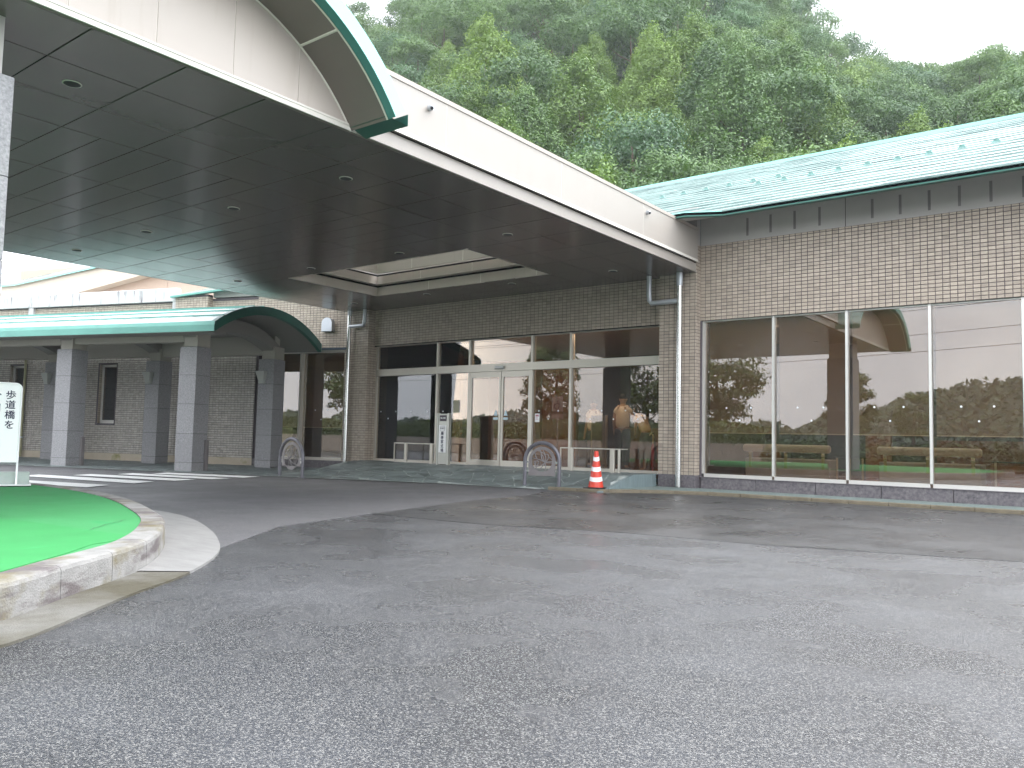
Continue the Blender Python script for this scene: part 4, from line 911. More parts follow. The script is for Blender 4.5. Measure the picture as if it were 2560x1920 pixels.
# ================================================================ STREET FURNITURE
def barrier(label, cx, cy, ang, wd, ht, flip, z=0.):
    t = thing('arched_barrier', label, 'barrier', (0, 0, 0), group='arched steel barriers with flower cut-outs')
    t.location = (cx, cy, z); t.rotation_euler = (0, 0, ang)
    r_ = wd / 2; zc = ht - r_
    arc = [(r_ * math.cos(a), 0, zc + r_ * math.sin(a)) for a in np.linspace(0, math.pi, 22)]
    MB().tube([(r_, 0, 0)] + arc + [(-r_, 0, 0)], .037, 16).build('hoop', M['post_grey'], t, smooth=True)
    w2 = r_ - .075; zb = .24; rc = w2 - .065; cz = zc + .03; nn = 40
    outl = [(w2 * math.cos(a), zc + .0 + w2 * math.sin(a)) for a in np.linspace(0, math.pi, 20)] + [(-w2, zb), (w2, zb)]
    hole = [(rc * math.cos(a), cz - .02 + rc * math.sin(a)) for a in np.linspace(0, 2 * math.pi, nn, endpoint=False)]
    tri = tessellate_polygon([[Vector((x, z_, 0)) for x, z_ in outl], [Vector((x, z_, 0)) for x, z_ in hole][::-1]])
    al = outl + hole[::-1]; k = len(al); m1 = MB(); vs = [(x, -.005, z_) for x, z_ in al] + [(x, .005, z_) for x, z_ in al]
    fs = [tuple(q) for q in tri] + [tuple(i + k for i in q[::-1]) for q in tri]
    no = len(outl); fs += [(i, (i + 1) % no, (i + 1) % no + k, i + k) for i in range(no)] + [(no + i, no + (i + 1) % nn, no + (i + 1) % nn + k, no + i + k) for i in range(nn)]
    m1.add(vs, fs).build('barrier_plate', M['plate_grey'], t)
    s_ = -1 if flip else 1; S_ = rc / .55
    def bez(P, n=10):
        P = [Vector((p[0] * s_ * S_, 0, cz - .02 + p[1] * S_)) for p in P]; o_ = []
        for i in range(n + 1): q = i / n; o_.append(P[0] * (1 - q) ** 3 + P[1] * 3 * q * (1 - q) ** 2 + P[2] * 3 * q * q * (1 - q) + P[3] * q ** 3)
        return o_
    cur = [[(-.55, .12), (-.3, .1), (0, .05), (.14, -.08)], [(.14, -.08), (.3, -.1), (.4, -.08), (.55, -.1)], [(.14, -.08), (.12, -.2), (-.1, -.45), (-.25, -.48)], [(.14, -.08), (.22, -.2), (.22, -.4), (.1, -.52)],
           [(.14, -.06), (-.1, .1), (-.08, .35), (.0, .42)], [(.14, -.06), (.25, .1), (.2, .3), (.0, .42)], [(.14, -.06), (.05, .1), (.1, .25), (-.02, .3)], [(.16, -.06), (.42, .1), (.38, .36), (.22, .33)], [(.22, .33), (.12, .3), (.1, .42), (.06, .52)],
           [(.35, .2), (.45, .12), (.5, .1), (.54, .06)], [(-.4, .4), (-.35, .25), (-.32, .15), (-.28, .1)], [(-.12, .53), (-.05, .4), (-.04, .3), (-.02, .1)], [(-.3, -.3), (-.5, -.1), (-.42, .02), (-.33, -.04)], [(-.33, -.04), (-.28, .03), (-.14, .0), (-.2, -.14)], [(-.2, -.14), (-.24, -.22), (-.28, -.28), (-.3, -.3)],
           [(-.3, -.3), (-.1, -.28), (.05, -.2), (.14, -.08)], [(-.3, -.3), (-.38, -.34), (-.42, -.32), (-.46, -.3)], [(-.3, -.3), (-.3, -.38), (-.28, -.42), (-.3, -.46)], [(-.33, -.28), (-.36, -.15), (-.33, -.08), (-.33, -.04)], [(.0, .42), (-.08, .44), (-.16, .5), (-.24, .5)], [(.55, -.02), (.4, -.02), (.3, -.04), (.14, -.08)]]
    m2 = MB()
    for c in cur: m2.tube(bez(c), .0085 * max(1, S_), 6)
    m2.build('flower_tracery', M['plate_grey'], t)
    for sx in (-1, 1):
        MB().lathe([(.075, 0), (.07, .008), (.04, .012)], (sx * r_, 0, 0), 16).build('base_flange', M['post_grey'], t)
        for zz in (.33, zc - .02): MB().box(sx * (r_ - .08), sx * (r_ - .03), -.006, .006, zz - .02, zz + .02).tube([(sx * r_, -.036, zz), (sx * r_, -.044, zz)], .008, 8).build('clamp', M['steel'], t)
    return t
barrier('grey arched barrier with flower cut-out, in front of the granite columns', -14.58, 11.12, R(-2), .82, .83, True)
barrier('grey arched barrier with flower cut-out, next to the traffic cone', -9.02, 12.68, R(14), .70, .865, False)
cone = thing('traffic_cone', 'red and white striped traffic cone on the kerb by the entrance ramp', 'traffic cone', (0, 0, 0)); cone.location = (-7.93, 12.87, SWZ + .006)
prof = [(.14, .025), (.128, .10), (.108, .22), (.085, .36), (.063, .50), (.045, .62), (.038, .672), (.026, .685)]
MB().bbox(-.18, .18, -.18, .18, 0, .022, .012).build('base', M['black'], cone)
MB().lathe(prof, n=36).build('body', M['red'], cone, smooth=True)
def cr_(z):
    for (r0, z0), (r1, z1) in zip(prof, prof[1:]):
        if z0 <= z <= z1: return r0 + (r1 - r0) * (z - z0) / (z1 - z0)
for zc_, hh in ((.19, .078), (.375, .078), (.56, .072)):
    m1 = MB(); n = 36; vs = []
    for row in (0, 1):
        for k in range(n): a = 2 * math.pi * k / n; z = zc_ + (hh / 2 if row else -hh / 2) - .028 * math.cos(a - R(300)); r_ = cr_(max(.026, min(.68, z))) + .0015; vs.append((r_ * math.cos(a), r_ * math.sin(a), z))
    m1.add(vs, [(k, (k + 1) % n, (k + 1) % n + n, k + n) for k in range(n)]).build('white_band', M['white'], cone, smooth=True)
# name post beside the door
sp = thing('name_post', 'grey steel post sign with a white name strip beside the entrance', 'sign', (-13.06, 14.3, .268))
sx0_, sx1_ = -13.25, -12.87
MB().bbox(sx0_ - .01, sx1_ + .01, 14.2, 14.44, .268, .285, .003).build('base_plate', M['steel'], sp)
MB().bbox(sx0_, sx0_ + .045, 14.27, 14.37, .285, 1.505, .006).build('side_tube', M['sign_steel'], sp); MB().bbox(sx1_ - .045, sx1_, 14.27, 14.37, .285, 1.505, .006).build('side_tube', M['sign_steel'], sp)
MB().bbox(sx0_ + .045, sx1_ - .045, 14.29, 14.35, .30, 1.49, .003).build('front_panel', M['sign_steel'], sp)
pl = MB().bbox(sx0_ + .085, sx1_ - .085, 14.281, 14.29, 1.315, 1.455, .002).build('room_plate', M['sign_plate'], sp)
text('plate_lettering', '第1式場', .045, M['white'], (-13.06, 14.28, 1.385), (1, 0, 0), (0, -1, 0), pl, bold=.0008)
ns = MB().bbox(sx0_ + .065, sx1_ - .085, 14.282, 14.29, .57, 1.22, .001).build('name_strip', M['white'], sp)
cx = (sx0_ + .065 + sx1_ - .085) / 2
MB().box(cx - .075, cx + .075, 14.2805, 14.2815, 1.193, 1.198).box(cx - .075, cx + .075, 14.2805, 14.2815, 1.083, 1.088).box(cx - .076, cx - .072, 14.2805, 14.2815, 1.083, 1.198).box(cx + .072, cx + .076, 14.2805, 14.2815, 1.083, 1.198).build('strip_frame', M['ink'], ns)
text('strip_lettering', '告別式', .048, M['ink'], (cx, 14.281, 1.14), (1, 0, 0), (0, -1, 0), ns, bold=.0008)
text('name_lettering', '藤巻家式場', .093, M['ink'], (cx, 14.281, 1.02), (1, 0, 0), (0, -1, 0), ns, vertical=True, pitch=1.08, bold=.0022)
# guard rails in front of the glass (champagne metal)
def guard(label, xa, xb, y, posts, ret):
    t = thing('guard_rail', label, 'railing', (xa, y, .268)); z0, z1 = .29, .775
    fr_ = MB().box(xa, xb, y - .014, y + .014, z1 - .022, z1).box(xa, xb, y - .014, y + .014, z0, z0 + .02).box(xa, xa + .022, y - .014, y + .014, z0 + .02, z1 - .022)
    if ret: fr_.box(xb - .022, xb, y + .014, y + .32, z1 - .022, z1).box(xa, xa + .022, y + .014, y + .32, z1 - .022, z1)
    fr_.build('rail_frame', M['alu_warm'], t)
    for x, wd in posts: MB().bbox(x - wd / 2, x + wd / 2, y - .03, y + .03, .268, z1 - .022, .005).build('post', M['alu_warm'], t)
guard('low metal guard rail left of the name post', -15.02, -13.55, 14.62, [(-14.6, .07), (-13.72, .085)], True)
guard('low metal guard rail right of the door, behind the traffic cone', -9.92, -8.44, 14.62, [(-9.62, .06), (-8.62, .10), (-8.46, .04)], True)
# notice board on the island at the left edge
D_ = Vector((11.41, -4.44)).normalized(); nrm = (D_.x, D_.y, 0); xd = (-D_.y * 1, D_.x * 1, 0)
xd = Vector((-D_.y, D_.x, 0)); nv = Vector((D_.x, D_.y, 0)); up = Vector((0, 0, 1))
ang = math.atan2(xd.y, xd.x)
nb = thing('notice_board', 'white pedestrian notice board with dark blue Japanese lettering', 'sign', (0, 0, 0)); nb.location = (-11.42, 4.44, KH - .006); nb.rotation_euler = (0, 0, ang)
W_ = .46; pts = []
def rrect(x0, x1, z0, z1, r_):
    o_ = []
    for cx_, cz_, a0 in ((x1 - r_, z1 - r_, 0), (x0 + r_, z1 - r_, 90)): o_ += [(cx_ + r_ * math.cos(R(a0 + k * 15)), cz_ + r_ * math.sin(R(a0 + k * 15))) for k in range(7)]
    return o_ + [(x0, z0), (x1, z0)]
zt_, zb_ = 1.31, .30
MB().extr(rrect(-W_, 0, zb_, zt_, .07), (0, 0, 0), (1, 0, 0), (0, 0, 1), -.002, .004, (0, 1, 0)).build('board', M['white'], nb)
ar = [(0.0, 0, .0), (0.0, 0, zt_ - .07)] + [(-.07 + .07 * math.cos(R(a)), 0, zt_ - .07 + .07 * math.sin(R(a))) for a in range(15, 90, 15)] + [(-.07, 0, zt_), (-W_ + .07, 0, zt_)] + [(-W_ + .07 - .07 * math.sin(R(a)), 0, zt_ - .07 + .07 * math.cos(R(a))) for a in range(15, 90, 15)] + [(-W_, 0, zt_ - .07), (-W_, 0, 0)]
ar = [(x + (-.045 if z < .25 and x > -.1 else 0) * 0, y, z) for x, y, z in ar]
MB().tube(ar, .0125, 10).build('tube_frame', M['white'], nb, smooth=True)
MB().box(-W_ - .06, .16, -.16, .14, 0, .012).build('base_plate', M['black'], nb)
MB().box(-W_ - .06, .165, -.165, .145, .012, .02).build('base_edge', M['white'], nb)
def btext(s, x, z, size): text('board_lettering', s, size, M['ink'], (x, -.003, z), (1, 0, 0), (0, -1, 0), nb, vertical=True, pitch=1.08, bold=.0018)
btext('歩道橋を', -.115, 1.155, .118); btext('ご利用願います', -.275, 1.11, .118)
blk = thing('weight_block', 'grey-green concrete weight block behind the white notice board', 'block', (0, 0, 0)); blk.location = (-11.42, 4.44, KH + .014); blk.rotation_euler = (0, 0, ang)
MB().bbox(-.62, .145, .03, .20, 0, .155, .008).build('block_body', M['block'], blk)
# disabled-parking sign across the drive (seen mirrored in the entrance glass)
ds = thing('parking_sign', 'square wheelchair parking sign on a steel pole across the drive', 'sign', (0, 0, 0)); ds.location = (-18.7, 3.0, 0); ds.rotation_euler = (0, 0, R(180 + 6))
MB().tube([(0, .02, 0), (0, .02, 2.7)], .03, 12).build('pole', M['steel'], ds, smooth=True); bdd = MB().bbox(-.3, .3, -.02, 0, 2.1, 2.7, .005).build('sign_panel', M['wall_grey'], ds); MB().box(-.32, .32, -.02, 0, 1.8, 1.98).build('text_panel', M['wall_grey'], ds)
wc = MB().tube([(.02 + .13 * math.cos(a), -.024, 2.32 + .13 * math.sin(a)) for a in np.linspace(R(110), R(400), 18)], .018, 6).tube([(-.04, -.024, 2.56), (-.02, -.024, 2.40), (.10, -.024, 2.40), (.17, -.024, 2.24)], .02, 6).lathe([(.03, 0), (.03, .01)], (-.05, -.03, 2.62), 10); wc.build('wheelchair_symbol', M['ink'], bdd)
# ================================================================ INSIDE THE GLASS
def bench(label, x0, x1, y):
    t = thing('lobby_bench', label, 'bench', (x0, y, .268), group='grey benches with round back rolls behind the glass')
    MB().tube([(x0, y, .86), (x0 + .03, y, .86), (x1 - .03, y, .86), (x1, y, .86)], [.055, .078, .078, .055], 18).build('back_roll', M['bench_fabric'], t, smooth=True)
    MB().bbox(x0 + .02, x1 - .02, y + .02, y + .6, .268, .66, .02).build('seat_box', M['bench_box'], t)
    for k in (.08, .5, .92):
        x = x0 + (x1 - x0) * k; MB().box(x - .028, x + .028, y - .012, y + .0, .47, .72).build('bracket', M['bracket'], t); MB().box(x - .03, x + .03, y - .014, y + .004, .72, .79).build('bracket_plate', M['steel'], t)
bench('grey lobby bench with round back roll, behind the first two window panes', -6.38, -4.67, 16.05)
bench('grey lobby bench with round back roll, behind the third and fourth panes', -3.83, -2.14, 16.05)
for x0, x1, lab in ((-4.5, -3.95, 'slim brass guard posts with rail between the two lobby benches'), (-1.95, -.9, 'slim brass guard posts with rail at the far end of the benches')):
    t = thing('lobby_rail', lab, 'railing', (x0, 15.7, .268))
    MB().tube([(x0, 15.7, .72), (x1, 15.7, .72)], .012, 8).build('rail', M['black'], t)
    for x in (x0 + .05, (x0 + x1) / 2, x1 - .05): MB().tube([(x, 15.7, .268), (x, 15.7, .715)], .018, 10).build('post', M['alu_warm'], t)
pb_ = thing('standing_board', 'dark narrow standing board inside the glass beside the man', 'sign', (-9.67, 15.8, .268)); MB().bbox(-9.85, -9.50, 15.78, 15.84, .268, 1.50, .004).build('board', mat('dark_board', (.16, .155, .14), .5), pb_); MB().box(-9.87, -9.85, 15.77, 15.85, .268, 1.51).box(-9.50, -9.48, 15.77, 15.85, .268, 1.51).build('board_frame', M['sign_steel'], pb_)
ns_ = thing('vertical_notice', 'black vertical notice with pale characters on a stand inside the lobby', 'sign', (-15.3, 16.4, .268))
q_ = MB().bbox(-15.42, -15.20, 16.38, 16.42, .60, 1.62, .004).build('board', M['black'], ns_); MB().tube([(-15.31, 16.42, .268), (-15.31, 16.42, .6)], .02, 8).build('stand', M['alu_warm'], ns_)
m1 = MB(); random.seed(4)
for i in range(10):
    for _ in range(4): x = -15.31 + random.uniform(-.035, .01); z = 1.56 - i * .095 + random.uniform(-.03, .03); hz = random.random() < .55; m1.box(x, x + (.05 if hz else .010), 16.376, 16.379, z, z + (.009 if hz else .045))
m1.build('notice_print', M['cream_seal'], q_)
# ---- people
def skin(name, V_, E_, Rr, m, parent, sub=2):
    me = bpy.data.meshes.new(name); me.from_pydata(V_, E_, []); o = bpy.data.objects.new(name, me); COL.objects.link(o)
    md = o.modifiers.new('s', 'SKIN'); o.modifiers.new('ss', 'SUBSURF').levels = sub
    for i, r_ in enumerate(Rr): me.skin_vertices[0].data[i].radius = (r_, r_) if not isinstance(r_, tuple) else r_
    me.skin_vertices[0].data[0].use_root = True
    dg = bpy.context.evaluated_depsgraph_get(); nm_ = bpy.data.meshes.new_from_object(o.evaluated_get(dg)); bpy.data.objects.remove(o)
    nm_.name = name; nm_.materials.clear(); nm_.materials.append(m); nm_.polygons.foreach_set('use_smooth', [True] * len(nm_.polygons))
    o = bpy.data.objects.new(name, nm_); COL.objects.link(o); o.parent = parent; return o
def person(label, x, y, rot, H=1.7, lean=0., la=None, ra=None, shirt='shirt', legs='trousers', skirt=False, hairlen=.0):
    t = thing('person', label, 'person', (0, 0, 0)); t.location = (x, y, .268); t.rotation_euler = (0, 0, R(rot)); s_ = H / 1.7
    ln = lambda z: Vector((0, -math.sin(lean) * max(0, z - .92), .92 + (z - .92) * math.cos(lean) if z > .92 else z))
    P = lambda x_, z_, dy=0.: tuple((Vector((x_, dy, 0)) + ln(z_)) * s_)
    la = la or [(-.20, 1.12, .03), (-.22, .86, -.05), (-.215, .78, -.08)]; ra = ra or [(.20, 1.12, .03), (.22, .86, -.05), (.215, .78, -.08)]
    Vv = [P(0, .93), P(0, 1.12), P(0, 1.32), P(0, 1.42), P(0, 1.49, .0), P(0, 1.56, -.015), P(0, 1.645, -.02),
          P(-.155, 1.385), *[P(*q[:2], q[2]) for q in la], P(.155, 1.385), *[P(*q[:2], q[2]) for q in ra],
          P(-.095, .88), P(-.10, .48, -.01), P(-.10, .09, .02), P(-.105, .035, -.12), P(.095, .88), P(.10, .48, -.01), P(.10, .09, .02), P(.105, .035, -.12)]
    Ee = [(0, 1), (1, 2), (2, 3), (3, 4), (4, 5), (5, 6), (3, 7), (7, 8), (8, 9), (9, 10), (3, 11), (11, 12), (12, 13), (13, 14), (0, 15), (15, 16), (16, 17), (17, 18), (0, 19), (19, 20), (20, 21), (21, 22)]
    Rr = [(.15, .11), (.13, .10), (.15, .105), .09, .05, .082, .088, .062, .043, .030, .022, .062, .043, .030, .022, .085, .055, .04, .035, .085, .055, .04, .035]
    Rr = [tuple(a * s_ for a in r_) if isinstance(r_, tuple) else r_ * s_ for r_ in Rr]
    body = skin('body', Vv, Ee, Rr, M['skin'], t)
    for hand, el in ((10, 9), (14, 13)):   # four fingers and a thumb on each hand
        h0, d = Vector(Vv[hand]), (Vector(Vv[hand]) - Vector(Vv[el])).normalized(); sd = d.cross(Vector((0, 1, .2))).normalized(); m1 = MB()
        for k in range(4): b0 = h0 + sd * (.011 * (k - 1.5)); m1.tube([b0 - d * .01, b0 + d * (.045 + .008 * (k in (1, 2))), b0 + d * .07 - Vector((0, .012, 0))], [.0085, .008, .006], 6)
        m1.tube([h0 - sd * .015, h0 - sd * .035 + d * .03, h0 - sd * .038 + d * .05], [.010, .009, .007], 6); m1.build('fingers', M['skin'], t)
    k_ = 1.14
    Sv = [P(0, .90), P(0, 1.1), P(0, 1.33), P(0, 1.44), P(-.138, 1.375), P(-.165 * .5 + la[0][0] * .55, (1.385 + la[0][1]) / 2, la[0][2] * .5), P(.138, 1.375), P(.165 * .5 + ra[0][0] * .55, (1.385 + ra[0][1]) / 2, ra[0][2] * .5)]
    skin('shirt', Sv, [(0, 1), (1, 2), (2, 3), (3, 4), (4, 5), (3, 6), (6, 7)], [(.185 * s_, .14 * s_), (.175 * s_, .135 * s_), (.18 * s_, .135 * s_), .07 * s_, .078 * s_, .066 * s_, .078 * s_, .066 * s_], M[shirt], t)
    if skirt:
        MB().lathe([(.155 * s_, .95 * s_), (.19 * s_, .80 * s_), (.23 * s_, .52 * s_), (.26 * s_, .30 * s_)][::-1], (0, 0, 0), 20).build('skirt', M[legs], t, smooth=True)
    else:
        for sx in (-1, 1): skin('trouser_leg', [P(sx * .07, .98), P(sx * .095, .80), P(sx * .10, .46, -.01), P(sx * .10, .10, .02)], [(0, 1), (1, 2), (2, 3)], [.12 * s_, .115 * s_, .085 * s_, .07 * s_], M[legs], t)
        for sx in (-1, 1): MB().bbox((sx * .105 - .045) * s_, (sx * .105 + .045) * s_, -.19 * s_, .075 * s_, 0, .07, .02).build('shoe', M['black'], t)
    hp = [P(0, 1.60, .03), P(0, 1.685, .005), P(0, 1.69, -.05)] + ([P(0, 1.50, .06)] if hairlen else [])
    skin('hair', hp, [(0, 1), (1, 2)] + ([(0, 3)] if hairlen else []), [.092 * s_, .085 * s_, .06 * s_] + ([.07 * s_] if hairlen else []), M['hair'], t)
    hd = Vector(P(0, 1.60, -.02)); fc = MB()
    fc.tube([hd + Vector((0, -.080 * s_, .01)), hd + Vector((0, -.108 * s_, -.015)), hd + Vector((0, -.085 * s_, -.03))], [.008, .014, .010], 6); fc.build('nose', M['skin'], t)
    for sx in (-1, 1): MB().lathe([(.004, 0), (.011, .005), (.004, .011)], tuple(hd + Vector((sx * .032, -.086 * s_, .012))), 8).build('eye', M['black'], t); MB().lathe([(.004, -.025), (.016, -.005), (.014, .015), (.004, .028)], tuple(hd + Vector((sx * .086 * s_, .01, 0))), 8).build('ear', M['skin'], t)
    MB().box(hd.x - .022, hd.x + .022, hd.y - .086 * s_, hd.y - .078 * s_, hd.z - .052, hd.z - .044).build('mouth', mat('lip', (.4, .12, .1), .5) if 'lip' not in bpy.data.materials else bpy.data.materials['lip'], t)
    return t
person('man seen from behind in pale shirt and dark trousers inside the entrance glass', -9.38, 16.35, 188, 1.72, la=[(-.25, 1.16, -.02), (-.33, 1.04, -.22), (-.34, 1.05, -.30)])
lady = person('woman in cream blouse and long dark skirt bending forward inside the glass', -8.80, 16.45, -100, 1.56, lean=.5, la=[(-.19, 1.12, -.16), (-.2, .92, -.30), (-.2, .86, -.32)], ra=[(.19, 1.12, -.12), (.2, .92, -.22), (.2, .86, -.24)], shirt='shirt2', legs='skirt', skirt=True, hairlen=1)
person('man in white shirt facing the doors, partly behind the wide frame post', -10.75, 17.3, 10, 1.66, shirt='shirt')
um = thing('umbrella', 'folded red umbrella with curved handle leaning beside the woman', 'umbrella', (-8.42, 16.0, .268)); MB().tube([(-8.42, 16.0, .30), (-8.42, 16.0, .45), (-8.43, 16.02, .80), (-8.43, 16.02, .9)], [.01, .028, .035, .015], 10).build('canopy_cloth', mat('umbrella_red', (.42, .03, .04), .7), um, smooth=True)
MB().tube([(-8.43, 16.02, .9), (-8.43, 16.02, 1.06)] + [(-8.47 + .04 * math.cos(a), 16.02, 1.06 + .05 * math.sin(a)) for a in np.linspace(0, math.pi, 8)], .010, 8).build('handle', M['cream_seal'], um, smooth=True)
# ================================================================ VEGETATION
def quads_from(c, n, size, asp, rg, tint, name, m):
    """c: centres (N,3), n: normals, leaf quads folded along the middle"""
    N_ = len(c); r1 = rg.normal(size=(N_, 3)); u = np.cross(n, r1); u /= np.linalg.norm(u, axis=1)[:, None] + 1e-9; v = np.cross(n, u)
    s_ = size[:, None]; a = u * s_; b_ = v * s_ * asp
    P = np.stack([c - a, c - b_ * .9 , c + a, c + b_ * .9], 1).reshape(-1, 3)
    me = bpy.data.meshes.new(name); me.vertices.add(4 * N_); me.vertices.foreach_set('co', P.astype(np.float32).ravel())
    me.loops.add(4 * N_); me.loops.foreach_set('vertex_index', np.arange(4 * N_, dtype=np.int32)); me.polygons.add(N_)
    me.polygons.foreach_set('loop_start', np.arange(0, 4 * N_, 4, dtype=np.int32)); me.polygons.foreach_set('loop_total', np.full(N_, 4, dtype=np.int32))
    at = me.attributes.new('tint', 'FLOAT', 'FACE'); at.data.foreach_set('value', tint.astype(np.float32)); me.update(calc_edges=True); me.materials.append(m); return me
def crown_broad(seed, H, Rr, nb, nl, leaf, m, flat=.75, up=1.):
    rg = np.random.default_rng(seed); C = []; Nn = []; T = []; Sz = []
    bl = []
    for _ in range(nb):
        d = rg.normal(size=3); d[2] = abs(d[2]) * 1.1 - .25 if up else d[2]; d /= np.linalg.norm(d); k = rg.uniform(.55, 1.0) ** .6
        bl.append((d * np.array([Rr, Rr, Rr * flat]) * k + np.array([0, 0, H - Rr * flat]), rg.uniform(.22, .42) * Rr * .85))
    for cc, rr in bl:
        n_ = int(nl * (rr / (Rr * .3)) ** 2); d = rg.normal(size=(n_, 3)); d[:, 2] = np.abs(d[:, 2]) * .95 - .32; d /= np.linalg.norm(d, axis=1)[:, None]
        rad = rr * (1 + rg.normal(size=(n_, 1)) * .11) * (1 + .25 * np.sin(d[:, :1] * 7 + d[:, 1:2] * 5 + seed)); C.append(cc + d * rad * np.array([1, 1, .8])); nn = d * 1.2 + rg.normal(size=(n_, 3)) * .42 + np.array([0, 0, .35]); nn /= np.linalg.norm(nn, axis=1)[:, None]
        Nn.append(nn); T.append(np.clip(rg.normal(size=n_) * .25 + .45 + rg.normal() * .18, 0, 1)); Sz.append(leaf * rg.uniform(.6, 1.25, n_))
    return quads_from(np.concatenate(C), np.concatenate(Nn), np.concatenate(Sz), .55, rg, np.concatenate(T), 'crown', m)
def crown_cyp(seed, H, Rr, nl, leaf, m):
    rg = np.random.default_rng(seed); C = []; Nn = []; T = []; Sz = []
    for i in range(70):
        t = (i + .5) / 70; z = H * (.12 + .88 * t); r_ = Rr * (1 - t) ** .75 * (1 + .15 * math.sin(i * 1.7 + seed)) + .12
        for k in range(max(2, int(6 * (1 - t)) + 1)):
            a = rg.uniform(0, 2 * math.pi); q = rg.uniform(.65, 1.05) * r_; cc = np.array([math.cos(a) * q, math.sin(a) * q, z + rg.normal() * .2]); rr = rg.uniform(.30, .60) * (1.15 - .45 * t) * Rr / 2.3
            n_ = int(nl * rr * rr); d = rg.normal(size=(n_, 3)); d /= np.linalg.norm(d, axis=1)[:, None]; C.append(cc + d * rr * (1 + rg.normal(size=(n_, 1)) * .15) * np.array([1, 1, 1.15])); nn = d * 1.2 + rg.normal(size=(n_, 3)) * .42 + np.array([0, 0, .3]); nn /= np.linalg.norm(nn, axis=1)[:, None]
            Nn.append(nn); T.append(np.clip(rg.normal(size=n_) * .22 + .5 + rg.normal() * .2, 0, 1)); Sz.append(leaf * rg.uniform(.6, 1.2, n_))
    return quads_from(np.concatenate(C), np.concatenate(Nn), np.concatenate(Sz), .5, rg, np.concatenate(T), 'crown', m)
def trunk_mesh(seed, H, r_, limbs=5):
    random.seed(seed); lk = 1. if seed < 80 else .5; m1 = MB(); top = Vector((random.uniform(-.4, .4), random.uniform(-.4, .4), H)); mid = top * .5 + Vector((random.uniform(-.3, .3), random.uniform(-.3, .3), 0))
    m1.tube([(0, 0, -1.2), tuple(mid * .5), tuple(mid), tuple(top)], [r_ * 1.25, r_, r_ * .7, r_ * .2], 8)
    for k in range(limbs):
        a = random.uniform(0, 6.28); z0 = H * random.uniform(.35, .7); L_ = H * random.uniform(.22, .36) * lk; b0 = Vector((0, 0, 0)).lerp(mid, min(1, z0 / mid.z)) ; b0.z = z0
        m1.tube([tuple(b0), tuple(b0 + Vector((math.cos(a) * L_ * .5, math.sin(a) * L_ * .5, L_ * .35))), tuple(b0 + Vector((math.cos(a) * L_, math.sin(a) * L_, L_ * .85)))], [r_ * .45, r_ * .28, r_ * .08], 6)
    return m1.mesh('trunk', M['bark'], smooth=True)
VB_ = [crown_broad(20 + i, h, r_, 40, 250, .115, M[mk], fl) for i, (h, r_, mk, fl) in enumerate([(9, 3.6, 'leaf_broad', .8), (8, 3.9, 'leaf_blue', .65), (10, 3.3, 'leaf_broad', .95), (8.5, 3.5, 'leaf_blue', .75), (7.5, 3.2, 'leaf_cyp', .8), (9.5, 4.0, 'leaf_broad', .7)])]
VB_H = [9, 8, 10, 8.5, 7.5, 9.5]
VC_ = [crown_cyp(40 + i, 10, 2.9 + .3 * i, 470, .105, M['leaf_cyp'] if i != 2 else M['leaf_broad']) for i in range(3)]
TR_ = [trunk_mesh(60 + i, 7.5, .2) for i in range(3)]; TE_ = [trunk_mesh(80 + i, 7.5, .2) for i in range(3)]
def terrain(x, y):
    """height of the wooded hillside behind the buildings"""
    d = math.hypot(x, y); az = math.degrees(math.atan2(-x, y))      # 0 straight ahead, positive to the left
    base = 31 + 5 * math.sin(az * .07) + max(0, (az - 45)) * .25
    crest = CREST(az); cd = 128.
    t = max(0., (d - base) / (cd - base))
    h = crest * (1.06 * min(t, 1) ** .92 - .06 * min(t, 1)) if t < 1 else crest + (t - 1) * 6
    return h * 1. + (math.sin(x * .11) * math.cos(y * .09) * 1.6 + math.sin(x * .05 + 1.3) * 1.4) * min(1, t * 4)
def CREST(az):
    pts = [(-60, 30), (-30, 42), (-6, 54), (0, 49.5), (5, 47.4), (8.4, 47.8), (9.8, 47.2), (11.7, 48.2), (13.8, 52), (16.3, 60), (18, 65.5), (23, 74), (30, 77), (40, 76), (47.5, 63.5), (50.4, 58), (54, 52), (60, 46), (80, 36), (110, 20)]
    az = max(-60, min(110, az))
    for (a, h), (b_, h2) in zip(pts, pts[1:]):
        if az <= b_: return h + (h2 - h) * (az - a) / (b_ - a)
    return 20
hm = MB(); azs = np.linspace(-45, 58, 80); rsd = list(np.linspace(28, 132, 44)) + [160, 220, 320]; 
vs = []
for a in azs:
    for r_ in rsd: x, y = -math.sin(R(a)) * r_, math.cos(R(a)) * r_; vs.append((x, y, terrain(x, y) - .05 if r_ > 29 else -.3))
nr = len(rsd); hm.add(vs, [(i * nr + k, i * nr + k + 1, (i + 1) * nr + k + 1, (i + 1) * nr + k) for i in range(len(azs) - 1) for k in range(nr - 1)])
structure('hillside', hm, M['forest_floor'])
def tree(name, label, x, y, z, crown, trunk, s_, rot, group, sx=1.):
    t = bpy.data.objects.new(name, None); COL.objects.link(t); t.location = (x, y, z); t.rotation_euler = (0, 0, rot); t.scale = (s_ * sx, s_ * sx, s_); t.empty_display_size = .5
    _props(t, label, 'tree', group)
    for nm_, me in (('crown', crown), ('trunk', trunk)): o = bpy.data.objects.new(nm_, me); COL.objects.link(o); o.parent = t
    return t
random.seed(21); spots = []
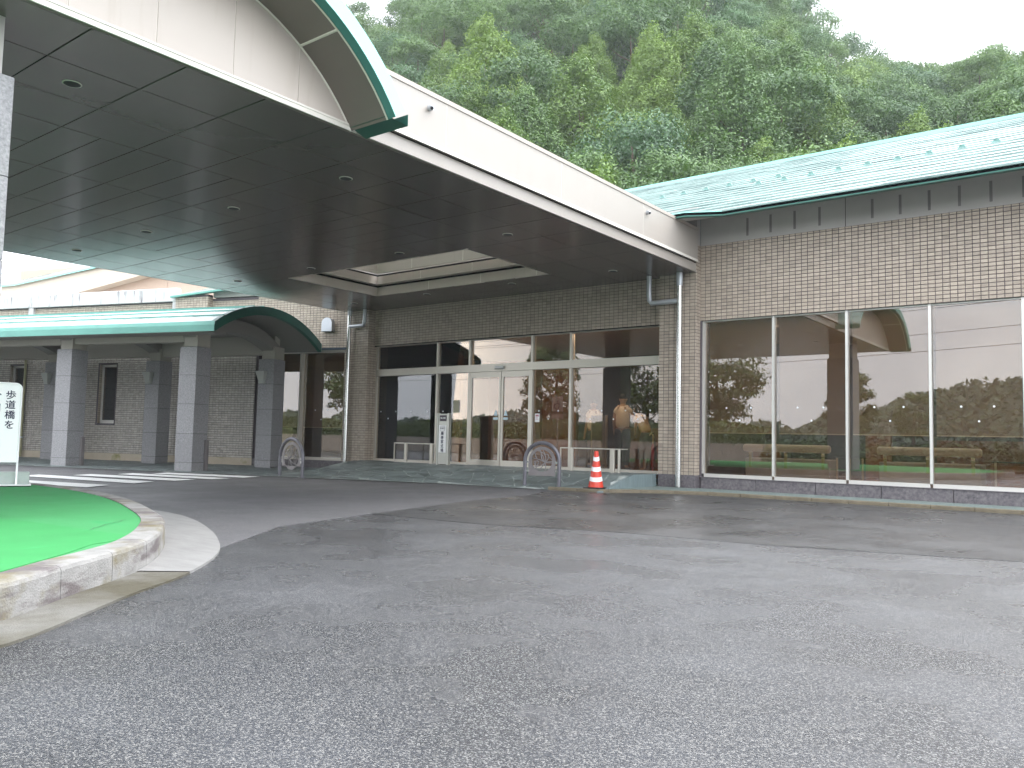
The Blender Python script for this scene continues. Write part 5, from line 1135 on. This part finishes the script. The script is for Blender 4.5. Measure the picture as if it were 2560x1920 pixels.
def visible(x, y, z, h):
    """in front of the camera's frame and above the roofs"""
    v_ = Matrix(co.matrix_world).inverted() @ Vector((x, y, z + h)); 
    if v_.z >= 0: return False
    px, py = 1280 + 2031.8 * v_.x / -v_.z, 960 - 2031.8 * v_.y / -v_.z
    if not (-150 < px + 0 and px < 2760): return False
    # lower silhouette of what hides the hill: canopy and vault left, roof right
    lim = 150 + (px - 930) * .5 if px < 1560 else 475 - (px - 1560) * .185
    if px < 780: return False
    if px < 930: lim = 200
    return -420 < py < lim + 40
tries = 0
while tries < 60000 and len(spots) < 420:
    tries += 1
    az = random.uniform(-8, 56); d = math.sqrt(random.uniform(34 ** 2, 136 ** 2)); x, y = -math.sin(R(az)) * d, math.cos(R(az)) * d; z = terrain(x, y)
    if not visible(x, y, z, 9) : continue
    if any((x - p[0]) ** 2 + (y - p[1]) ** 2 < (3.0 + d * .0125) ** 2 for p in spots): continue
    spots.append((x, y, z, d, az))
def where(az, d):
    a = 'near the sky gap' if az < 16 else 'above the green hall roof' if az < 28 else 'above the canopy fascia' if az < 39 else 'beside the canopy vault'
    return ('on the ridge ' if d > 112 else 'high on the hillside ' if d > 88 else 'halfway up the hillside ' if d > 62 else 'low on the hillside ') + a
for x, y, z, d, az in spots:
    random.seed(int(x * 100) ^ int(y * 77)); s_ = random.uniform(.62, 1.02)
    if (d < 66 and random.random() < .62) or random.random() < .06:
        k = random.choice([0, 0, 1, 1, 2] if not (6 < az < 22 and d > 55) else [2, 2, 0]); tree('cypress_tree', ('tall conical yellow-green', 'broad conical yellow-green', 'blunt dark green')[k] + ' conifer ' + where(az, d), x, y, z - .5, VC_[k], TR_[k], s_, random.uniform(0, 6.28), 'conifers on the lower hillside', sx=random.uniform(.95, 1.25))
    else:
        k = random.choice([0, 1, 2, 3, 5, 0, 2, 5, 4]); tree('broadleaf_tree', ('rounded mid-green', 'flat-topped grey-green', 'tall deep green', 'rounded grey-green', 'low yellow-green', 'wide spreading green')[k] + ' broadleaf tree ' + where(az, d), x, y, z - 1.2, VB_[k], TR_[k % 3], s_, random.uniform(0, 6.28), 'broadleaf trees on the hillside')
# undergrowth between the trees
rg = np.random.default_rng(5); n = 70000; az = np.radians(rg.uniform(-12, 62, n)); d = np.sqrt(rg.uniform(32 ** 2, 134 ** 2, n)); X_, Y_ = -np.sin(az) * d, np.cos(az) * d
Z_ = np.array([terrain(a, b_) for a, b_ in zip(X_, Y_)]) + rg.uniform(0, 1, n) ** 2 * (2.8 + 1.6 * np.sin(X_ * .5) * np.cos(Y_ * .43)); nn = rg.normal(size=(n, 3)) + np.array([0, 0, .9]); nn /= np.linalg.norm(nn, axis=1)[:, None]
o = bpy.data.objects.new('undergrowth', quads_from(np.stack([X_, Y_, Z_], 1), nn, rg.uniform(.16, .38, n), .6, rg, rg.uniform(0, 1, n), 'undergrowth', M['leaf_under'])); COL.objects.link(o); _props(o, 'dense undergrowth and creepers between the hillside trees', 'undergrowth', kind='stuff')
# bare dead tree low on the hillside
dt = thing('dead_tree', 'pale bare dead tree standing low on the hillside above the green roof', 'tree', (0, 0, 0)); dx_, dy_ = -22.6, 50.; 
dt.location = (-17.6, 41.8, terrain(-17.6, 41.8) + 2.6); dt.scale = (.6, .6, .6); random.seed(9); m1 = MB().tube([(0, 0, -3), (.1, 0, 3), (-.1, .1, 5.0), (.35, 0, 6.8)], [.14, .10, .06, .02], 7)
for k in range(14):
    z = random.uniform(1.2, 6); a = random.uniform(0, 6.28); L_ = random.uniform(.6, 1.8); m1.tube([(0, 0, z), (math.cos(a) * L_ * .5, math.sin(a) * L_ * .5, z + L_ * .4), (math.cos(a) * L_, math.sin(a) * L_, z + L_ * .5)], [.04, .025, .008], 5)
m1.build('trunk', M['deadwood'], dt)
# ---- what stands across the drive and shows in the glass
def env_tree(name, label, x, y, H, crown, kH, trunkm, rot, sx=1.): return tree(name, label, x, y, 0, crown, trunkm, H / kH, rot, None, sx)
env_tree('broadleaf_tree', 'big round tree across the drive, mirrored in the first room window', -21.6, -20, 7.4, crown_broad(90, 9, 3.0, 64, 150, .16, M['leaf_dark'], 1.0, 0), 9, TE_[0], .3)
env_tree('pine_tree', 'clipped dark pine across the drive, mirrored beside the canopy column', -13.2, -19.5, 5.2, crown_broad(91, 9, 2.4, 41, 170, .16, M['leaf_dark'], 1.35, 0), 9, TE_[1], 1.1)
env_tree('broadleaf_tree', 'small pointed tree across the drive, mirrored in the third room window', -15.6, -48, 5.6, crown_broad(92, 9, 2.6, 41, 120, .16, M['leaf_broad'], 1.2, 0), 9, TE_[2], 2.)
env_tree('pine_tree', 'tall dark clipped pine across the drive, mirrored right of the sliding doors', -31.2, -15, 7.6, crown_broad(93, 9, 2.5, 54, 170, .16, M['leaf_dark'], 1.4, 0), 9, TE_[0], 2.6)
env_tree('broadleaf_tree', 'loose dark tree across the drive, mirrored behind the man', -24.3, -15, 6.6, crown_broad(94, 9, 2.4, 41, 140, .16, M['leaf_dark'], 1.2, 0), 9, TE_[1], .8)
B(-75, -15, -10.4, -10.1, 0, .95).build('retaining_wall', M['wall_grey'], label='low grey retaining wall along the far side of the drive', cat='wall')
n = 42000; hx = rg.uniform(-75, -15, n); a = rg.uniform(0, math.pi, n); ho = 1 + .12 * np.sin(hx * .6) + .08 * np.sin(hx * 1.7); rr = rg.uniform(.85, 1.05, n); hy = -11.4 + 1.25 * np.cos(a) * rr; hz = .9 + 1.05 * np.sin(a) * rr * ho
nn = np.stack([np.zeros(n), np.cos(a), np.sin(a)], 1) + rg.normal(size=(n, 3)) * .6; nn /= np.linalg.norm(nn, axis=1)[:, None]
o = bpy.data.objects.new('hedge', quads_from(np.stack([hx, hy, hz], 1), nn, rg.uniform(.05, .11, n), .6, rg, rg.uniform(0, 1, n), 'hedge', M['hedge'])); COL.objects.link(o); _props(o, 'clipped green hedge on top of the low wall across the drive', 'hedge', kind='stuff')
n = 26000; hx = rg.uniform(-14.5, 22, n); a = rg.uniform(0, math.pi, n); hy = -9.3 + .9 * np.cos(a); hz = .15 + .95 * np.sin(a) * (1 + .1 * np.sin(hx * .9)) * rg.uniform(.2, 1.05, n)
nn = np.stack([np.zeros(n), np.cos(a), np.sin(a)], 1) + rg.normal(size=(n, 3)) * .6; nn /= np.linalg.norm(nn, axis=1)[:, None]
o = bpy.data.objects.new('hedge', quads_from(np.stack([hx, hy, hz], 1), nn, rg.uniform(.06, .12, n), .6, rg, rg.uniform(0, 1, n), 'hedge', M['leaf_dark'])); COL.objects.link(o); _props(o, 'dark low hedge along the lawn behind the drive', 'hedge', kind='stuff')
sheet('lawn', [(-14.8, -60), (40, -60), (40, -8.4), (-14.8, -8.4)], .02, M['forest_floor'])
m1 = MB(); fx = np.linspace(-420, 260, 70)
def far_h(x): return 4.5 + 4.5 * sm((x + 110) / 60) + 2.2 * math.sin(x * .03) + 1.2 * math.sin(x * .11) + .7 * math.sin(x * .31) + 10 * sm((x + 62) / 60) * (1 - .3 * math.sin(x * .04))
for a, b_ in zip(fx, fx[1:]): m1.add([(a, -140, 0), (b_, -140, 0), (b_, -175, far_h(b_)), (a, -175, far_h(a)), (b_, -260, far_h(b_) * .8), (a, -260, far_h(a) * .8)], [(0, 1, 2, 3), (3, 2, 4, 5)])
structure('far_hill', m1, M['forest_floor'])
n = 42000; X_ = rg.uniform(-300, 120, n); t_ = rg.uniform(0, 1, n) ** .8; Z_ = np.array([far_h(a) for a in X_]) * t_ + rg.uniform(0, 1.6, n) * (1 + .6 * np.sin(X_ * .4)); Y_ = -140 - 35 * t_; nn = rg.normal(size=(n, 3)) + np.array([0, .8, .8]); nn /= np.linalg.norm(nn, axis=1)[:, None]
o = bpy.data.objects.new('far_woods', quads_from(np.stack([X_, Y_, Z_], 1), nn, rg.uniform(.4, 1.0, n), .7, rg, rg.uniform(0, 1, n), 'far_woods', M['leaf_under'])); COL.objects.link(o); _props(o, 'distant wooded ridge beyond the drive', 'woods', kind='stuff')
for k, (za, zb) in enumerate(((10.4, 9.3), (10.1, 8.9), (9.7, 8.7), (8.2, 7.0), (7.1, 6.0))):
    pts = [(x, -25, zb + (za - zb) * (x + 40) / 38 + .0006 * (x + 20) ** 2) for x in np.linspace(-90, 30, 40)]
    _props(MB().tube(pts, .016, 5).build('power_line', M['black']), ('topmost', 'second from top', 'third from top', 'fourth from top', 'lowest')[k] + ' thin black overhead line mirrored in the hall windows', 'cable', 'overhead lines above the drive')
# ---- haze
hz = B(-330, 330, -330, 330, -1.5, 112).build('haze', None, kind='stuff', label='thin pale haze over the hillside', cat='haze')
hmt = bpy.data.materials.new('haze'); hmt.use_nodes = True; t = hmt.node_tree; t.nodes.clear(); o_ = N(t, 'ShaderNodeOutputMaterial'); pv = N(t, 'ShaderNodeVolumePrincipled'); pv.inputs['Color'].default_value = (.93, .96, 1., 1); pv.inputs['Density'].default_value = .0005; pv.inputs['Anisotropy'].default_value = .0; t.links.new(pv.outputs[0], o_.inputs['Volume']); hz.data.materials.append(hmt)
for o in sc.objects:
    if o.type == 'MESH' and o.data.users and len(o.data.polygons) > 0 and o.name.startswith(('wall_tile',)): pass
